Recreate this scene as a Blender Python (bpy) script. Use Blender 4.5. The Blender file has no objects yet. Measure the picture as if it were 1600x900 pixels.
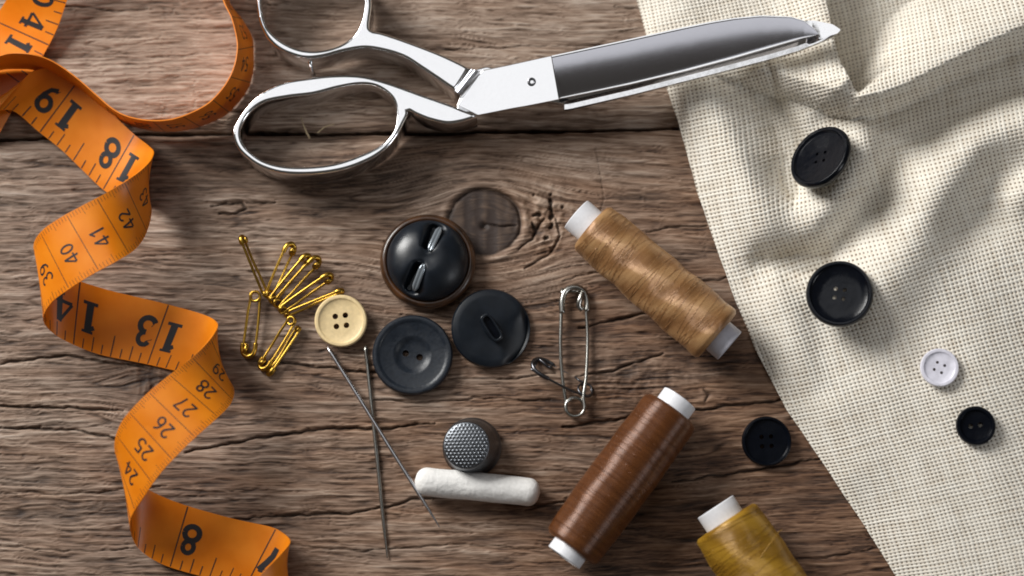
import bpy, bmesh, math, random
import numpy as np
from mathutils import Vector, Matrix, Quaternion
# ------------------------------------------------------------------ units: 1 unit = 1 cm
random.seed(4)
SC = bpy.context.scene
SC.unit_settings.system = 'METRIC'; SC.unit_settings.scale_length = 0.01
COL = SC.collection
R = math.radians
# ------------------------------------------------------------------ camera
TILT = R(9.0); DIST = 65.0; FOC = 36*DIST/31.0
CAMP = Vector((0, -DIST*math.sin(TILT), DIST*math.cos(TILT)))
cam = bpy.data.cameras.new('camera'); camo = bpy.data.objects.new('camera', cam); COL.objects.link(camo)
cam.lens = FOC; cam.sensor_width = 36; cam.clip_start = 1; cam.clip_end = 2000
camo.location = CAMP; camo.rotation_euler = (TILT, 0, 0)
cam.dof.use_dof = True; cam.dof.focus_distance = DIST-0.9; cam.dof.aperture_fstop = 0.045
SC.camera = camo
# ------------------------------------------------------------------ world, lamps, exposure
W = bpy.data.worlds.new('World'); SC.world = W; W.use_nodes = True
wb = W.node_tree.nodes['Background']; wb.inputs[0].default_value = (1.0, 0.90, 0.78, 1); wb.inputs[1].default_value = 0.06
def area(name, loc, target, sx, sy, radiance, color):
    l = bpy.data.lights.new(name, 'AREA'); l.shape = 'RECTANGLE'; l.size = sx; l.size_y = sy
    l.energy = radiance*sx*sy*math.pi; l.color = color
    o = bpy.data.objects.new(name, l); COL.objects.link(o); o.location = loc
    o.rotation_euler = (Vector(target)-Vector(loc)).to_track_quat('-Z', 'Y').to_euler()
    return o
area('window_softbox', (-68, 53, 53), (0, 1, 0), 44, 44, 25.0, (1.0, 0.985, 0.955))
area('overhead_softbox', (-13, 30, 82), (-2, 4, 0), 62, 46, 0.98, (0.97, 0.98, 1.0))
area('side_bounce', (58, -27, 42), (0, 0, 0), 19, 23, 6.0, (0.92, 0.95, 1.0))
SC.view_settings.view_transform = 'Standard'; SC.view_settings.look = 'None'
SC.view_settings.exposure = 0.0; SC.view_settings.gamma = 1.0
SC.render.engine = 'CYCLES'
SC.cycles.filter_width = 1.8
SC.cycles.max_bounces = 6
# ------------------------------------------------------------------ helpers
def P(px, py, z=0.0):
    """photo pixel (1600x900) seen at height z -> point in the place"""
    k = 36.0/FOC/1600.0
    a, b = (px-800)*k, -(py-450)*k
    d = Vector((a, math.sin(TILT)+b*math.cos(TILT), -math.cos(TILT)+b*math.sin(TILT)))
    s = (z-CAMP.z)/d.z
    return CAMP + d*s
def P2(px, py, z=0.0):
    p = P(px, py, z); return (p.x, p.y)
def crom(pts, n, closed=False):
    """resample a polyline of tuples with Catmull-Rom, n samples evenly in parameter"""
    A = np.array(pts, float); m = len(A)
    if closed: T = np.arange(n)/n*m
    else: T = np.linspace(0, m-1, n)
    i = np.floor(T).astype(int); f = (T-i)[:, None]
    if closed: g = lambda k: A[(i+k) % m]
    else:
        i = np.minimum(i, m-2); f = (T-i)[:, None]
        E = np.vstack([2*A[0]-A[1], A, 2*A[-1]-A[-2]]); g = lambda k: E[np.clip(i+k+1, 0, m+1)]
    p0, p1, p2, p3 = g(-1), g(0), g(1), g(2)
    return 0.5*((2*p1)+(-p0+p2)*f+(2*p0-5*p1+4*p2-p3)*f**2+(-p0+3*p1-3*p2+p3)*f**3)
def evenly(A, n):
    A = np.asarray(A); s = np.r_[0, np.cumsum(np.linalg.norm(np.diff(A, axis=0), axis=1))]
    t = np.linspace(0, s[-1], n)
    return np.stack([np.interp(t, s, A[:, k]) for k in range(A.shape[1])], 1)
def mkmesh(name, V, F, smooth=True):
    me = bpy.data.meshes.new(name); V = np.asarray(V, np.float32)
    me.from_pydata(V.tolist(), [], [list(map(int, f)) for f in F]); me.update()
    if smooth: me.polygons.foreach_set('use_smooth', [True]*len(me.polygons))
    return me
def grid_faces(nr, nc, cr=False, cc=False, off=0):
    r = np.arange(nr if cr else nr-1); c = np.arange(nc if cc else nc-1)
    rr, ccs = np.meshgrid(r, c, indexing='ij'); r1 = (rr+1) % nr; c1 = (ccs+1) % nc
    return (np.stack([rr*nc+ccs, rr*nc+c1, r1*nc+c1, r1*nc+ccs], -1).reshape(-1, 4)+off)
def fastgrid(name, X, Y, Z, uv=None, attrs=None, flip=False):
    nr, nc = X.shape; V = np.stack([X, Y, Z], -1).reshape(-1, 3).astype(np.float32)
    F = grid_faces(nr, nc)
    if flip: F = F[:, ::-1]
    me = bpy.data.meshes.new(name)
    me.vertices.add(len(V)); me.vertices.foreach_set('co', V.ravel())
    me.loops.add(F.size); me.loops.foreach_set('vertex_index', F.ravel().astype(np.int32))
    me.polygons.add(len(F)); me.polygons.foreach_set('loop_start', (np.arange(len(F))*4).astype(np.int32))
    try: me.polygons.foreach_set('loop_total', np.full(len(F), 4, np.int32))
    except Exception: pass
    me.update(calc_edges=True); me.polygons.foreach_set('use_smooth', np.ones(len(F), bool))
    if uv is not None:
        l = me.uv_layers.new(name='UVMap'); U = np.stack(uv, -1).reshape(-1, 2)[F.ravel()].astype(np.float32)
        l.data.foreach_set('uv', U.ravel())
    for k, a in (attrs or {}).items():
        at = me.attributes.new(k, 'FLOAT', 'POINT'); at.data.foreach_set('value', a.ravel().astype(np.float32))
    return me
def link(name, me, mat=None, parent=None, loc=None, rot=None):
    o = bpy.data.objects.new(name, me); COL.objects.link(o)
    if mat is not None and me is not None:
        for m in (mat if isinstance(mat, (list, tuple)) else [mat]): me.materials.append(m)
    if parent is not None: o.parent = parent
    if loc is not None: o.location = loc
    if rot is not None: o.rotation_euler = rot
    return o
def tag(o, label=None, cat=None, group=None, kind=None):
    if label: o['label'] = label
    if cat: o['category'] = cat
    if group: o['group'] = group
    if kind: o['kind'] = kind
    return o
def empty(name, loc, rot=(0, 0, 0)):
    o = bpy.data.objects.new(name, None); COL.objects.link(o); o.location = loc; o.rotation_euler = rot
    o.empty_display_size = 0.5
    return o
def lathe(prof, n=64, closed=False):
    """profile of (r, z) revolved about z -> V, F"""
    V = []; F = []; a = np.arange(n)*2*math.pi/n
    for r, z in prof:
        for t in a: V.append((max(r, 1e-4)*math.cos(t), max(r, 1e-4)*math.sin(t), z))
    F = grid_faces(len(prof), n, cr=closed, cc=True).tolist()
    return np.array(V), F
def roundprof(pts, seg=5):
    return [tuple(p) for p in pts]
def tube(path, rad, n=8, closed=False, cap=True):
    """tube along path (Nx3), rad scalar or per point; parallel transport frames"""
    A = np.asarray(path, float); N = len(A); rad = np.broadcast_to(np.asarray(rad, float), (N,))
    if closed: T = np.roll(A, -1, 0)-np.roll(A, 1, 0)
    else: T = np.gradient(A, axis=0)
    T /= np.linalg.norm(T, axis=1)[:, None]+1e-12
    u = np.cross(T[0], [0, 0, 1.0]);
    if np.linalg.norm(u) < 1e-3: u = np.cross(T[0], [0, 1.0, 0])
    u /= np.linalg.norm(u); V = []
    a = np.arange(n)*2*math.pi/n
    for i in range(N):
        u = u-T[i]*np.dot(u, T[i]); u /= np.linalg.norm(u); w = np.cross(T[i], u)
        V.append(A[i]+rad[i]*(np.cos(a)[:, None]*u+np.sin(a)[:, None]*w))
    V = np.concatenate(V); F = grid_faces(N, n, cr=closed, cc=True).tolist()
    if cap and not closed:
        F.append(list(range(n))[::-1]); F.append([(N-1)*n+k for k in range(n)])
    return V, F
def join(parts):
    V = []; F = []; o = 0
    for v, f in parts:
        V.append(np.asarray(v)); F += [[i+o for i in q] for q in f]; o += len(v)
    return np.concatenate(V), F
def boolcut(me, cutters):
    """subtract cutter meshes, return new mesh"""
    a = bpy.data.objects.new('tmp', me); COL.objects.link(a); cs = []
    V, F = join(cutters); cm = mkmesh('cut', V, F, False)
    b = bpy.data.objects.new('tmpc', cm); COL.objects.link(b)
    m = a.modifiers.new('b', 'BOOLEAN'); m.object = b; m.operation = 'DIFFERENCE'; m.solver = 'EXACT'
    bpy.context.view_layer.update(); dg = bpy.context.evaluated_depsgraph_get()
    out = bpy.data.meshes.new_from_object(a.evaluated_get(dg))
    bpy.data.objects.remove(a); bpy.data.objects.remove(b)
    return out
def cyl(x, y, r, z0, z1, n=20):
    a = np.arange(n)*2*math.pi/n
    V = [(x+r*math.cos(t), y+r*math.sin(t), z0) for t in a]+[(x+r*math.cos(t), y+r*math.sin(t), z1) for t in a]
    F = [[k, (k+1) % n, n+(k+1) % n, n+k] for k in range(n)]+[list(range(n))[::-1], list(range(n, 2*n))]
    return np.array(V), F
def solidcurve(name, loops, depth, bev, res=4):
    """closed 2-D outlines (first outer, others holes) -> bevelled solid centred on z=0"""
    cu = bpy.data.curves.new(name, 'CURVE'); cu.dimensions = '2D'; cu.fill_mode = 'BOTH'
    for L in loops:
        s = cu.splines.new('POLY'); s.points.add(len(L)-1); s.use_cyclic_u = True
        for i, p in enumerate(L): s.points[i].co = (p[0], p[1], 0, 1)
    cu.extrude = max(depth/2-bev, 0.001); cu.bevel_depth = bev; cu.bevel_resolution = res; cu.offset = -bev
    o = bpy.data.objects.new('tmp', cu); COL.objects.link(o); bpy.context.view_layer.update()
    me = bpy.data.meshes.new_from_object(o.evaluated_get(bpy.context.evaluated_depsgraph_get()))
    bpy.data.objects.remove(o); bpy.data.curves.remove(cu)
    me.polygons.foreach_set('use_smooth', [True]*len(me.polygons))
    try: me.set_sharp_from_angle(angle=R(40))
    except Exception: pass
    me.name = name
    return me
# noise in numpy ---------------------------------------------------------------
def _h(x, y, s):
    h = (x.astype(np.int64)*374761393+y.astype(np.int64)*668265263+s*1442695041) & 0xffffffff
    h = ((h ^ (h >> 13))*1274126177) & 0xffffffff
    return ((h ^ (h >> 16)) & 0xffffff)/float(0x1000000)
def perl(x, y, s=0):
    xi = np.floor(x); yi = np.floor(y); fx = x-xi; fy = y-yi
    u = fx**3*(fx*(fx*6-15)+10); v = fy**3*(fy*(fy*6-15)+10); r = 0
    for dx in (0, 1):
        for dy in (0, 1):
            a = _h(xi+dx, yi+dy, s)*2*math.pi
            g = np.cos(a)*(fx-dx)+np.sin(a)*(fy-dy)
            r = r+g*(u if dx else 1-u)*(v if dy else 1-v)
    return r*1.5
def fbm(x, y, o=3, s=0, g=0.5):
    r = 0; a = 1
    for k in range(o): r = r+a*perl(x*2**k, y*2**k, s+k*17); a *= g
    return r
def sstep(a, b, x):
    t = np.clip((x-a)/(b-a), 0, 1); return t*t*(3-2*t)
def polydist(X, Y, pts, want_t=False):
    """distance to polyline; sign = side (left positive), t 0..1 along"""
    best = np.full(X.shape, 1e9); sg = np.ones(X.shape); tt = np.zeros(X.shape); n = len(pts)-1
    for i in range(n):
        ax, ay = pts[i][:2]; bx, by = pts[i+1][:2]; dx, dy = bx-ax, by-ay; L2 = dx*dx+dy*dy+1e-12
        t = np.clip(((X-ax)*dx+(Y-ay)*dy)/L2, 0, 1); qx = X-ax-t*dx; qy = Y-ay-t*dy; d = np.hypot(qx, qy)
        m = d < best-1e-9; best = np.where(m, d, best); sg = np.where(m, np.sign(dx*qy-dy*qx), sg); tt = np.where(m, (i+t)/n, tt)
    return best, sg, tt
# ------------------------------------------------------------------ materials
class NT:
    def __init__(s, name):
        s.m = bpy.data.materials.new(name); s.m.use_nodes = True; s.t = s.m.node_tree; s.N = s.t.nodes; s.L = s.t.links
        s.b = s.N['Principled BSDF']; s.out = s.N['Material Output']
    def n(s, typ, ins=None, **kw):
        x = s.N.new(typ)
        for k, v in kw.items(): setattr(x, k, v)
        for k, v in (ins or {}).items():
            if hasattr(v, 'is_output'): s.L.new(v, x.inputs[k])
            else: x.inputs[k].default_value = v
        return x
    def math(s, op, a, b=0.0, c=0.0, clamp=False):
        x = s.n('ShaderNodeMath', {0: a, 1: b, 2: c}, operation=op); x.use_clamp = clamp; return x.outputs[0]
    def ramp(s, f, stops, interp='LINEAR'):
        x = s.n('ShaderNodeValToRGB', {0: f}); cr = x.color_ramp; cr.interpolation = interp
        while len(cr.elements) < len(stops): cr.elements.new(0.5)
        for e, (p, c) in zip(cr.elements, stops): e.position = p; e.color = (c[0], c[1], c[2], 1) if not isinstance(c, (int, float)) else (c, c, c, 1)
        return x.outputs[0]
    def mix(s, f, a, b, mode='MIX'):
        x = s.n('ShaderNodeMix', data_type='RGBA', blend_type=mode)
        for k, v in ((0, f), (6, a), (7, b)):
            if hasattr(v, 'is_output'): s.L.new(v, x.inputs[k])
            else: x.inputs[k].default_value = (v if k == 0 else (v[0], v[1], v[2], 1))
        return x.outputs[2]
    def set(s, **kw):
        for k, v in kw.items():
            k = k.replace('_', ' ')
            if hasattr(v, 'is_output'): s.L.new(v, s.b.inputs[k])
            else: s.b.inputs[k].default_value = (v[0], v[1], v[2], 1) if isinstance(v, tuple) else v
    def bump(s, h, strength=0.5, dist=0.05):
        x = s.n('ShaderNodeBump', {'Height': h, 'Strength': strength, 'Distance': dist}); s.L.new(x.outputs[0], s.b.inputs['Normal']); return x
def simple(name, col, rough=0.5, metal=0.0, bump=0.0, bscale=20.0, spec=0.5, var=0.0, coat=0.0):
    k = NT(name); k.set(Base_Color=col, Roughness=rough, Metallic=metal); k.b.inputs['Specular IOR Level'].default_value = spec
    if coat: k.b.inputs['Coat Weight'].default_value = coat; k.b.inputs['Coat Roughness'].default_value = 0.12
    tc = k.n('ShaderNodeTexCoord').outputs['Object']
    nz = k.n('ShaderNodeTexNoise', {'Vector': tc, 'Scale': bscale, 'Detail': 4.0}).outputs[0]
    if var:
        k.L.new(k.mix(1.0, k.ramp(nz, [(0.3, 1-var), (0.7, 1+var)]), col, 'MULTIPLY'), k.b.inputs['Base Color'])
        nz2 = k.n('ShaderNodeTexNoise', {'Vector': tc, 'Scale': bscale*0.35, 'Detail': 5.0}).outputs[0]
        k.L.new(k.n('ShaderNodeMapRange', {0: nz2, 1: 0.3, 2: 0.7, 3: max(rough-0.1, 0.02), 4: rough+0.12}).outputs[0], k.b.inputs['Roughness'])
    if bump: k.bump(nz, 1.0, bump)
    return k.m
def wood_mat():
    k = NT('weathered_wood')
    uv = k.n('ShaderNodeUVMap').outputs[0]
    tone = k.n('ShaderNodeAttribute', attribute_name='tone').outputs['Fac']
    warm = k.n('ShaderNodeAttribute', attribute_name='warm').outputs['Fac']
    crk = k.n('ShaderNodeAttribute', attribute_name='crack').outputs['Fac']
    mp = k.n('ShaderNodeMapping', {'Vector': uv, 'Scale': (0.8, 34.0, 1.0)}).outputs[0]
    fine = k.n('ShaderNodeTexNoise', {'Vector': mp, 'Scale': 1.0, 'Detail': 5.0, 'Roughness': 0.62}).outputs[0]
    mp2 = k.n('ShaderNodeMapping', {'Vector': uv, 'Scale': (3.0, 8.0, 1.0)}).outputs[0]
    blot = k.n('ShaderNodeTexNoise', {'Vector': mp2, 'Scale': 0.8, 'Detail': 4.0}).outputs[0]
    f = k.math('ADD', tone, k.math('MULTIPLY', k.math('SUBTRACT', fine, 0.5), 0.85))
    f = k.math('ADD', f, k.math('MULTIPLY', k.math('SUBTRACT', blot, 0.5), 0.35))
    grey = k.ramp(f, [(0.0, (0.040, 0.026, 0.021)), (0.3, (0.105, 0.070, 0.050)), (0.55, (0.215, 0.152, 0.113)), (0.8, (0.34, 0.262, 0.208)), (1.0, (0.46, 0.38, 0.32))])
    brown = k.ramp(f, [(0.0, (0.022, 0.011, 0.007)), (0.3, (0.075, 0.037, 0.021)), (0.55, (0.165, 0.086, 0.048)), (0.8, (0.27, 0.160, 0.098)), (1.0, (0.39, 0.26, 0.18))])
    c = k.mix(warm, grey, brown)
    c = k.mix(crk, c, (0.012, 0.007, 0.005))
    k.set(Base_Color=c, Roughness=0.62); k.b.inputs['Specular IOR Level'].default_value = 0.35
    k.bump(k.math('ADD', fine, k.math('MULTIPLY', blot, 0.4)), 0.7, 0.035)
    return k.m
def cloth_mat():
    k = NT('linen_weave')
    uv = k.n('ShaderNodeUVMap').outputs[0]
    wob = k.n('ShaderNodeTexNoise', {'Vector': uv, 'Scale': 0.9, 'Detail': 3.0}).outputs['Color']
    v = k.n('ShaderNodeVectorMath', {0: wob, 1: (0.5, 0.5, 0.5)}, operation='SUBTRACT').outputs[0]
    v = k.n('ShaderNodeVectorMath', {0: v, 'Scale': 0.10}, operation='SCALE').outputs[0]
    v = k.n('ShaderNodeVectorMath', {0: uv, 1: v}, operation='ADD').outputs[0]
    sep = k.n('ShaderNodeSeparateXYZ', {0: v})
    PITCH = 0.130
    def thr(o, ph, off):
        a = k.math('MULTIPLY', o, 2*math.pi/PITCH); return k.math('ABSOLUTE', k.math('SINE', k.math('ADD', k.math('MULTIPLY', a, 0.5), off)))
    a = thr(sep.outputs[0], 0, 0.0); b = thr(sep.outputs[1], 0, 0.7)
    # per-thread unevenness
    ua = k.n('ShaderNodeTexNoise', {'Vector': k.n('ShaderNodeMapping', {'Vector': v, 'Scale': (7.8, 0.5, 1)}).outputs[0], 'Scale': 1.0, 'Detail': 2.0}).outputs[0]
    ub = k.n('ShaderNodeTexNoise', {'Vector': k.n('ShaderNodeMapping', {'Vector': v, 'Scale': (0.5, 7.8, 1)}).outputs[0], 'Scale': 1.0, 'Detail': 2.0}).outputs[0]
    a = k.math('ADD', a, k.math('MULTIPLY', k.math('SUBTRACT', ua, 0.5), 0.8))
    b = k.math('ADD', b, k.math('MULTIPLY', k.math('SUBTRACT', ub, 0.5), 0.8))
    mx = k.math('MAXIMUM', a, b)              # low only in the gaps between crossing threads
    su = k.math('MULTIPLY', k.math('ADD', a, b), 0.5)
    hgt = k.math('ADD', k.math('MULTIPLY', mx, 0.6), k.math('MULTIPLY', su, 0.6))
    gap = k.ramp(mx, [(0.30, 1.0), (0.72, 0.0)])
    fz = k.n('ShaderNodeTexNoise', {'Vector': v, 'Scale': 14.0, 'Detail': 3.0}).outputs[0]
    slub = k.ramp(k.math('ADD', k.math('MULTIPLY', ua, 0.5), k.math('MULTIPLY', ub, 0.5)), [(0.3, (0.72, 0.65, 0.545)), (0.6, (0.88, 0.84, 0.755))])
    c = k.mix(k.ramp(fz, [(0.3, 0.0), (0.75, 0.35)]), slub, (0.77, 0.70, 0.58))
    c = k.mix(gap, c, (0.20, 0.14, 0.09))  # shade inside the weave holes, painted in as brown
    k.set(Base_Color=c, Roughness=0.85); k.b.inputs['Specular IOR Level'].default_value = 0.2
    k.b.inputs['Sheen Weight'].default_value = 0.15
    k.bump(hgt, 0.8, 0.045)
    return k.m
def thread_mat(name, dark, mid, light, pitch, slant, metal=0.2):
    k = NT(name)
    o = k.n('ShaderNodeTexCoord').outputs['Object']
    s = k.n('ShaderNodeSeparateXYZ', {0: o})
    ang = k.math('ARCTAN2', s.outputs[1], s.outputs[0])
    h1 = k.math('ADD', s.outputs[2], k.math('MULTIPLY', ang, slant))
    w = k.math('SINE', k.math('MULTIPLY', h1, 2*math.pi/pitch))
    cv = k.n('ShaderNodeCombineXYZ', {0: k.math('MULTIPLY', ang, 0.6), 1: k.math('MULTIPLY', h1, 9.0)}).outputs[0]
    nz = k.n('ShaderNodeTexNoise', {'Vector': cv, 'Scale': 1.0, 'Detail': 4.0, 'Roughness': 0.6}).outputs[0]
    f = k.math('ADD', k.math('MULTIPLY', k.math('ADD', w, 1.0), 0.16), k.math('ADD', k.math('MULTIPLY', nz, 0.55), 0.13))
    f = k.math('ADD', f, k.math('MULTIPLY', k.n('ShaderNodeAttribute', attribute_name='lay').outputs['Fac'], 0.15))  # uneven sheen of the crossing windings, painted as lighter and darker tone
    c = k.ramp(f, [(0.15, dark), (0.5, mid), (0.85, light)])
    k.set(Base_Color=c, Roughness=0.36, Metallic=metal, Anisotropic_Rotation=k.math('ADD', k.math('MULTIPLY', k.n('ShaderNodeAttribute', attribute_name='lay').outputs['Fac'], 0.07), 0.25))
    k.L.new(k.n('ShaderNodeTangent', direction_type='RADIAL', axis='Z').outputs[0], k.b.inputs['Tangent']); k.b.inputs['Specular IOR Level'].default_value = 0.6
    k.b.inputs['Anisotropic'].default_value = 0.8
    k.b.inputs['Sheen Weight'].default_value = 0.3; k.b.inputs['Sheen Roughness'].default_value = 0.4
    k.b.inputs['Sheen Tint'].default_value = (*light, 1)
    k.bump(k.math('ADD', k.math('MULTIPLY', w, 0.35), nz), 0.45, 0.012)
    return k.m
def tape_mat():
    k = NT('tape_orange_vinyl')
    o = k.n('ShaderNodeTexCoord').outputs['Object']
    nz = k.n('ShaderNodeTexNoise', {'Vector': o, 'Scale': 1.3, 'Detail': 5.0}).outputs[0]
    f2 = k.n('ShaderNodeTexNoise', {'Vector': o, 'Scale': 40.0, 'Detail': 3.0}).outputs[0]
    c = k.ramp(nz, [(0.3, (0.74, 0.195, 0.003)), (0.7, (0.84, 0.255, 0.006))])
    k.set(Base_Color=c, Roughness=k.n('ShaderNodeMapRange', {0: nz, 1: 0.3, 2: 0.7, 3: 0.32, 4: 0.44}).outputs[0]); k.b.inputs['Specular IOR Level'].default_value = 0.5
    k.b.inputs['Transmission Weight'].default_value = 0.0
    k.bump(f2, 0.25, 0.01)
    tr = k.n('ShaderNodeBsdfTranslucent', {'Color': (0.85, 0.22, 0.01, 1)})
    mx = k.n('ShaderNodeMixShader', {0: 0.09, 1: k.b.outputs[0], 2: tr.outputs[0]})
    k.L.new(mx.outputs[0], k.out.inputs[0])
    return k.m
def steel_mat(name, col, rough, wob=0.006, wscale=1.2, fine=0.0):
    k = NT(name); o = k.n('ShaderNodeTexCoord').outputs['Object']
    n1 = k.n('ShaderNodeTexNoise', {'Vector': o, 'Scale': wscale, 'Detail': 2.0}).outputs[0]
    n2 = k.n('ShaderNodeTexNoise', {'Vector': o, 'Scale': 9.0, 'Detail': 6.0, 'Roughness': 0.7}).outputs[0]
    k.set(Base_Color=col, Metallic=1.0)
    if wob < .02: k.b.inputs['Specular IOR Level'].default_value = .5
    k.L.new(k.n('ShaderNodeMapRange', {0: n2, 1: 0.35, 2: 0.7, 3: rough, 4: rough+(0.02 if 'blade' in name else 0.12)}).outputs[0], k.b.inputs['Roughness'])
    k.bump(k.math('ADD', n1, k.math('MULTIPLY', n2, fine)), 0.5, wob)
    return k.m
M = dict(
    wood=wood_mat(), cloth=cloth_mat(), tape=tape_mat(),
    ink=simple('tape_black_ink', (0.018, 0.017, 0.02), 0.45),
    under=simple('dark_board', (0.02, 0.013, 0.009), 0.8, bump=0.02, bscale=2),
    chrome=steel_mat('polished_chrome', (0.90, 0.90, 0.91), 0.09, 0.022, 0.8),
    blade=steel_mat('brushed_blade_steel', (0.50, 0.50, 0.54), 0.20, 0.010, 0.9, 0.04),
    brass=simple('brass_wire', (0.46, 0.275, 0.045), 0.3, metal=1.0),
    nickel=simple('nickel_wire', (0.42, 0.41, 0.38), 0.27, metal=1.0),
    darkwire=simple('dark_shaded_nickel', (0.13, 0.13, 0.14), 0.3, metal=1.0),  # dark nickel; shade beneath the large pin is put into its colour
    needle=steel_mat('needle_steel', (0.50, 0.50, 0.52), 0.22, 0.005),
    thimble=steel_mat('thimble_pewter', (0.15, 0.16, 0.175), 0.34, 0.01),
    black=simple('black_button_plastic', (0.003, 0.004, 0.007), 0.18, bump=0.004, bscale=6, var=0.15, spec=0.28),
    satin=simple('satin_slate_button', (0.011, 0.015, 0.022), 0.36, spec=0.4, bump=0.006, bscale=9, var=0.2),
    gloss=simple('glossy_slate_button', (0.007, 0.010, 0.015), 0.35, spec=0.4, bump=0.004, bscale=3, var=0.2, coat=0.0),
    horn=simple('brown_horn_rim', (0.045, 0.018, 0.006), 0.33, bump=0.01, bscale=1.6, var=0.9, coat=0.3),
    bar=simple('clear_grey_bar', (0.30, 0.34, 0.38), 0.15, metal=0.5, coat=0.5),
    cream=simple('cream_button', (0.80, 0.62, 0.34), 0.38, bump=0.004, bscale=8, var=0.1),
    pearl=simple('pearl_white_button', (0.74, 0.73, 0.82), 0.2, bump=0.01, bscale=5, var=0.12, coat=0.5),
    plastic=simple('white_spool_plastic', (0.78, 0.79, 0.83), 0.4, bump=0.004, bscale=10, var=0.04),
    greyp=simple('grey_spool_plastic', (0.55, 0.55, 0.62), 0.4, bump=0.004, bscale=10, var=0.04),
    chalk=simple('white_chalk', (0.80, 0.79, 0.77), 0.9, bump=0.02, bscale=9, spec=0.2, var=0.06),
    splinter=simple('pale_splinter', (0.40, 0.31, 0.19), 0.8),
    tan=thread_mat('tan_thread', (0.13, 0.056, 0.018), (0.32, 0.155, 0.058), (0.56, 0.34, 0.16), 0.034, 0.10),
    brown=thread_mat('brown_thread', (0.030, 0.009, 0.003), (0.085, 0.027, 0.008), (0.23, 0.085, 0.027), 0.034, 0.02),
    mustard=thread_mat('mustard_thread', (0.14, 0.066, 0.006), (0.30, 0.150, 0.011), (0.50, 0.285, 0.035), 0.034, 0.16),
)
# ------------------------------------------------------------------ table top: two weathered planks
def axis(lo, a, b, hi, d, D):
    return np.unique(np.r_[np.arange(lo, a, D), np.arange(a, b, d), np.arange(b, hi+D, D)])
def W2(pts, z=0.0): return [P2(x, y, z) for x, y in pts]
GAP = W2([(-600, 226), (-50, 218), (0, 215), (200, 207), (360, 205), (500, 206), (650, 205), (800, 202), (1000, 198), (1060, 196), (1300, 190), (2200, 190)])
gx = np.array([p[0] for p in GAP]); gy = np.array([p[1] for p in GAP])
KN = P2(757, 347)
CRACKS = [  # pixel polyline, half-width cm, depth
    ([(-10, 572), (40, 562), (110, 556), (230, 575)], .030, .8), ([(0, 634), (90, 636), (192, 641)], .035, 1),
    ([(-5, 668), (100, 671), (180, 685), (205, 687)], .028, .9), ([(290, 706), (340, 697), (430, 681), (520, 668), (600, 671), (680, 660)], .040, 1),
    ([(425, 566), (500, 572), (560, 580), (600, 581)], .035, 1), ([(700, 592), (790, 592), (868, 583)], .022, .7),
    ([(905, 512), (960, 500), (1012, 489)], .030, 1), ([(900, 588), (960, 578), (1036, 552)], .032, 1),
    ([(880, 668), (960, 655), (1090, 640), (1150, 632), (1225, 624)], .040, 1), ([(1050, 752), (1130, 742), (1200, 731), (1300, 712)], .040, 1),
    ([(820, 797), (850, 790), (905, 780)], .028, .8), ([(350, 812), (450, 806), (560, 801), (650, 781), (720, 775)], .032, .9),
    ([(560, 622), (650, 630), (740, 622), (860, 626)], .020, .6), ([(330, 322), (352, 318), (378, 318), (384, 326), (366, 334), (342, 333)], .030, .8),
    ([(384, 318), (430, 316)], .02, .6), ([(1010, 362), (1050, 355), (1105, 352)], .022, .7), ([(1085, 435), (1120, 438), (1140, 430)], .022, .7),
    ([(880, 440), (930, 425), (1000, 420)], .02, .5), ([(820, 420), (860, 395), (875, 370), (868, 340)], .028, .8),
    ([(810, 388), (832, 372), (842, 352), (850, 344)], .03, .9), ([(930, 228), (936, 260), (944, 310), (938, 330)], .006, .28),
    ([(757, 350), (780, 354), (806, 351)], .014, .8), ([(1100, 610), (1108, 618), (1102, 626)], .04, .6),
    ([(1150, 880), (1300, 870), (1400, 850)], .02, .6), ([(0, 770), (120, 772), (260, 760)], .018, .5), ([(0, 852), (100, 862), (200, 858)], .015, .5),
    ([(420, 850), (560, 862), (700, 850), (860, 858)], .018, .5), ([(480, 470), (560, 478), (600, 486)], .016, .5),
    ([(90, 395), (180, 402), (360, 396)], .012, .4), ([(960, 10), (1010, 14)], .02, .5), ([(100, 8), (180, 17), (230, 14)], .02, .6),
    ([(600, 72), (700, 78), (860, 70), (1010, 74)], .013, .5), ([(230, 90), (330, 84)], .012, .4), ([(620, 150), (700, 160)], .012, .4),
]
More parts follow.
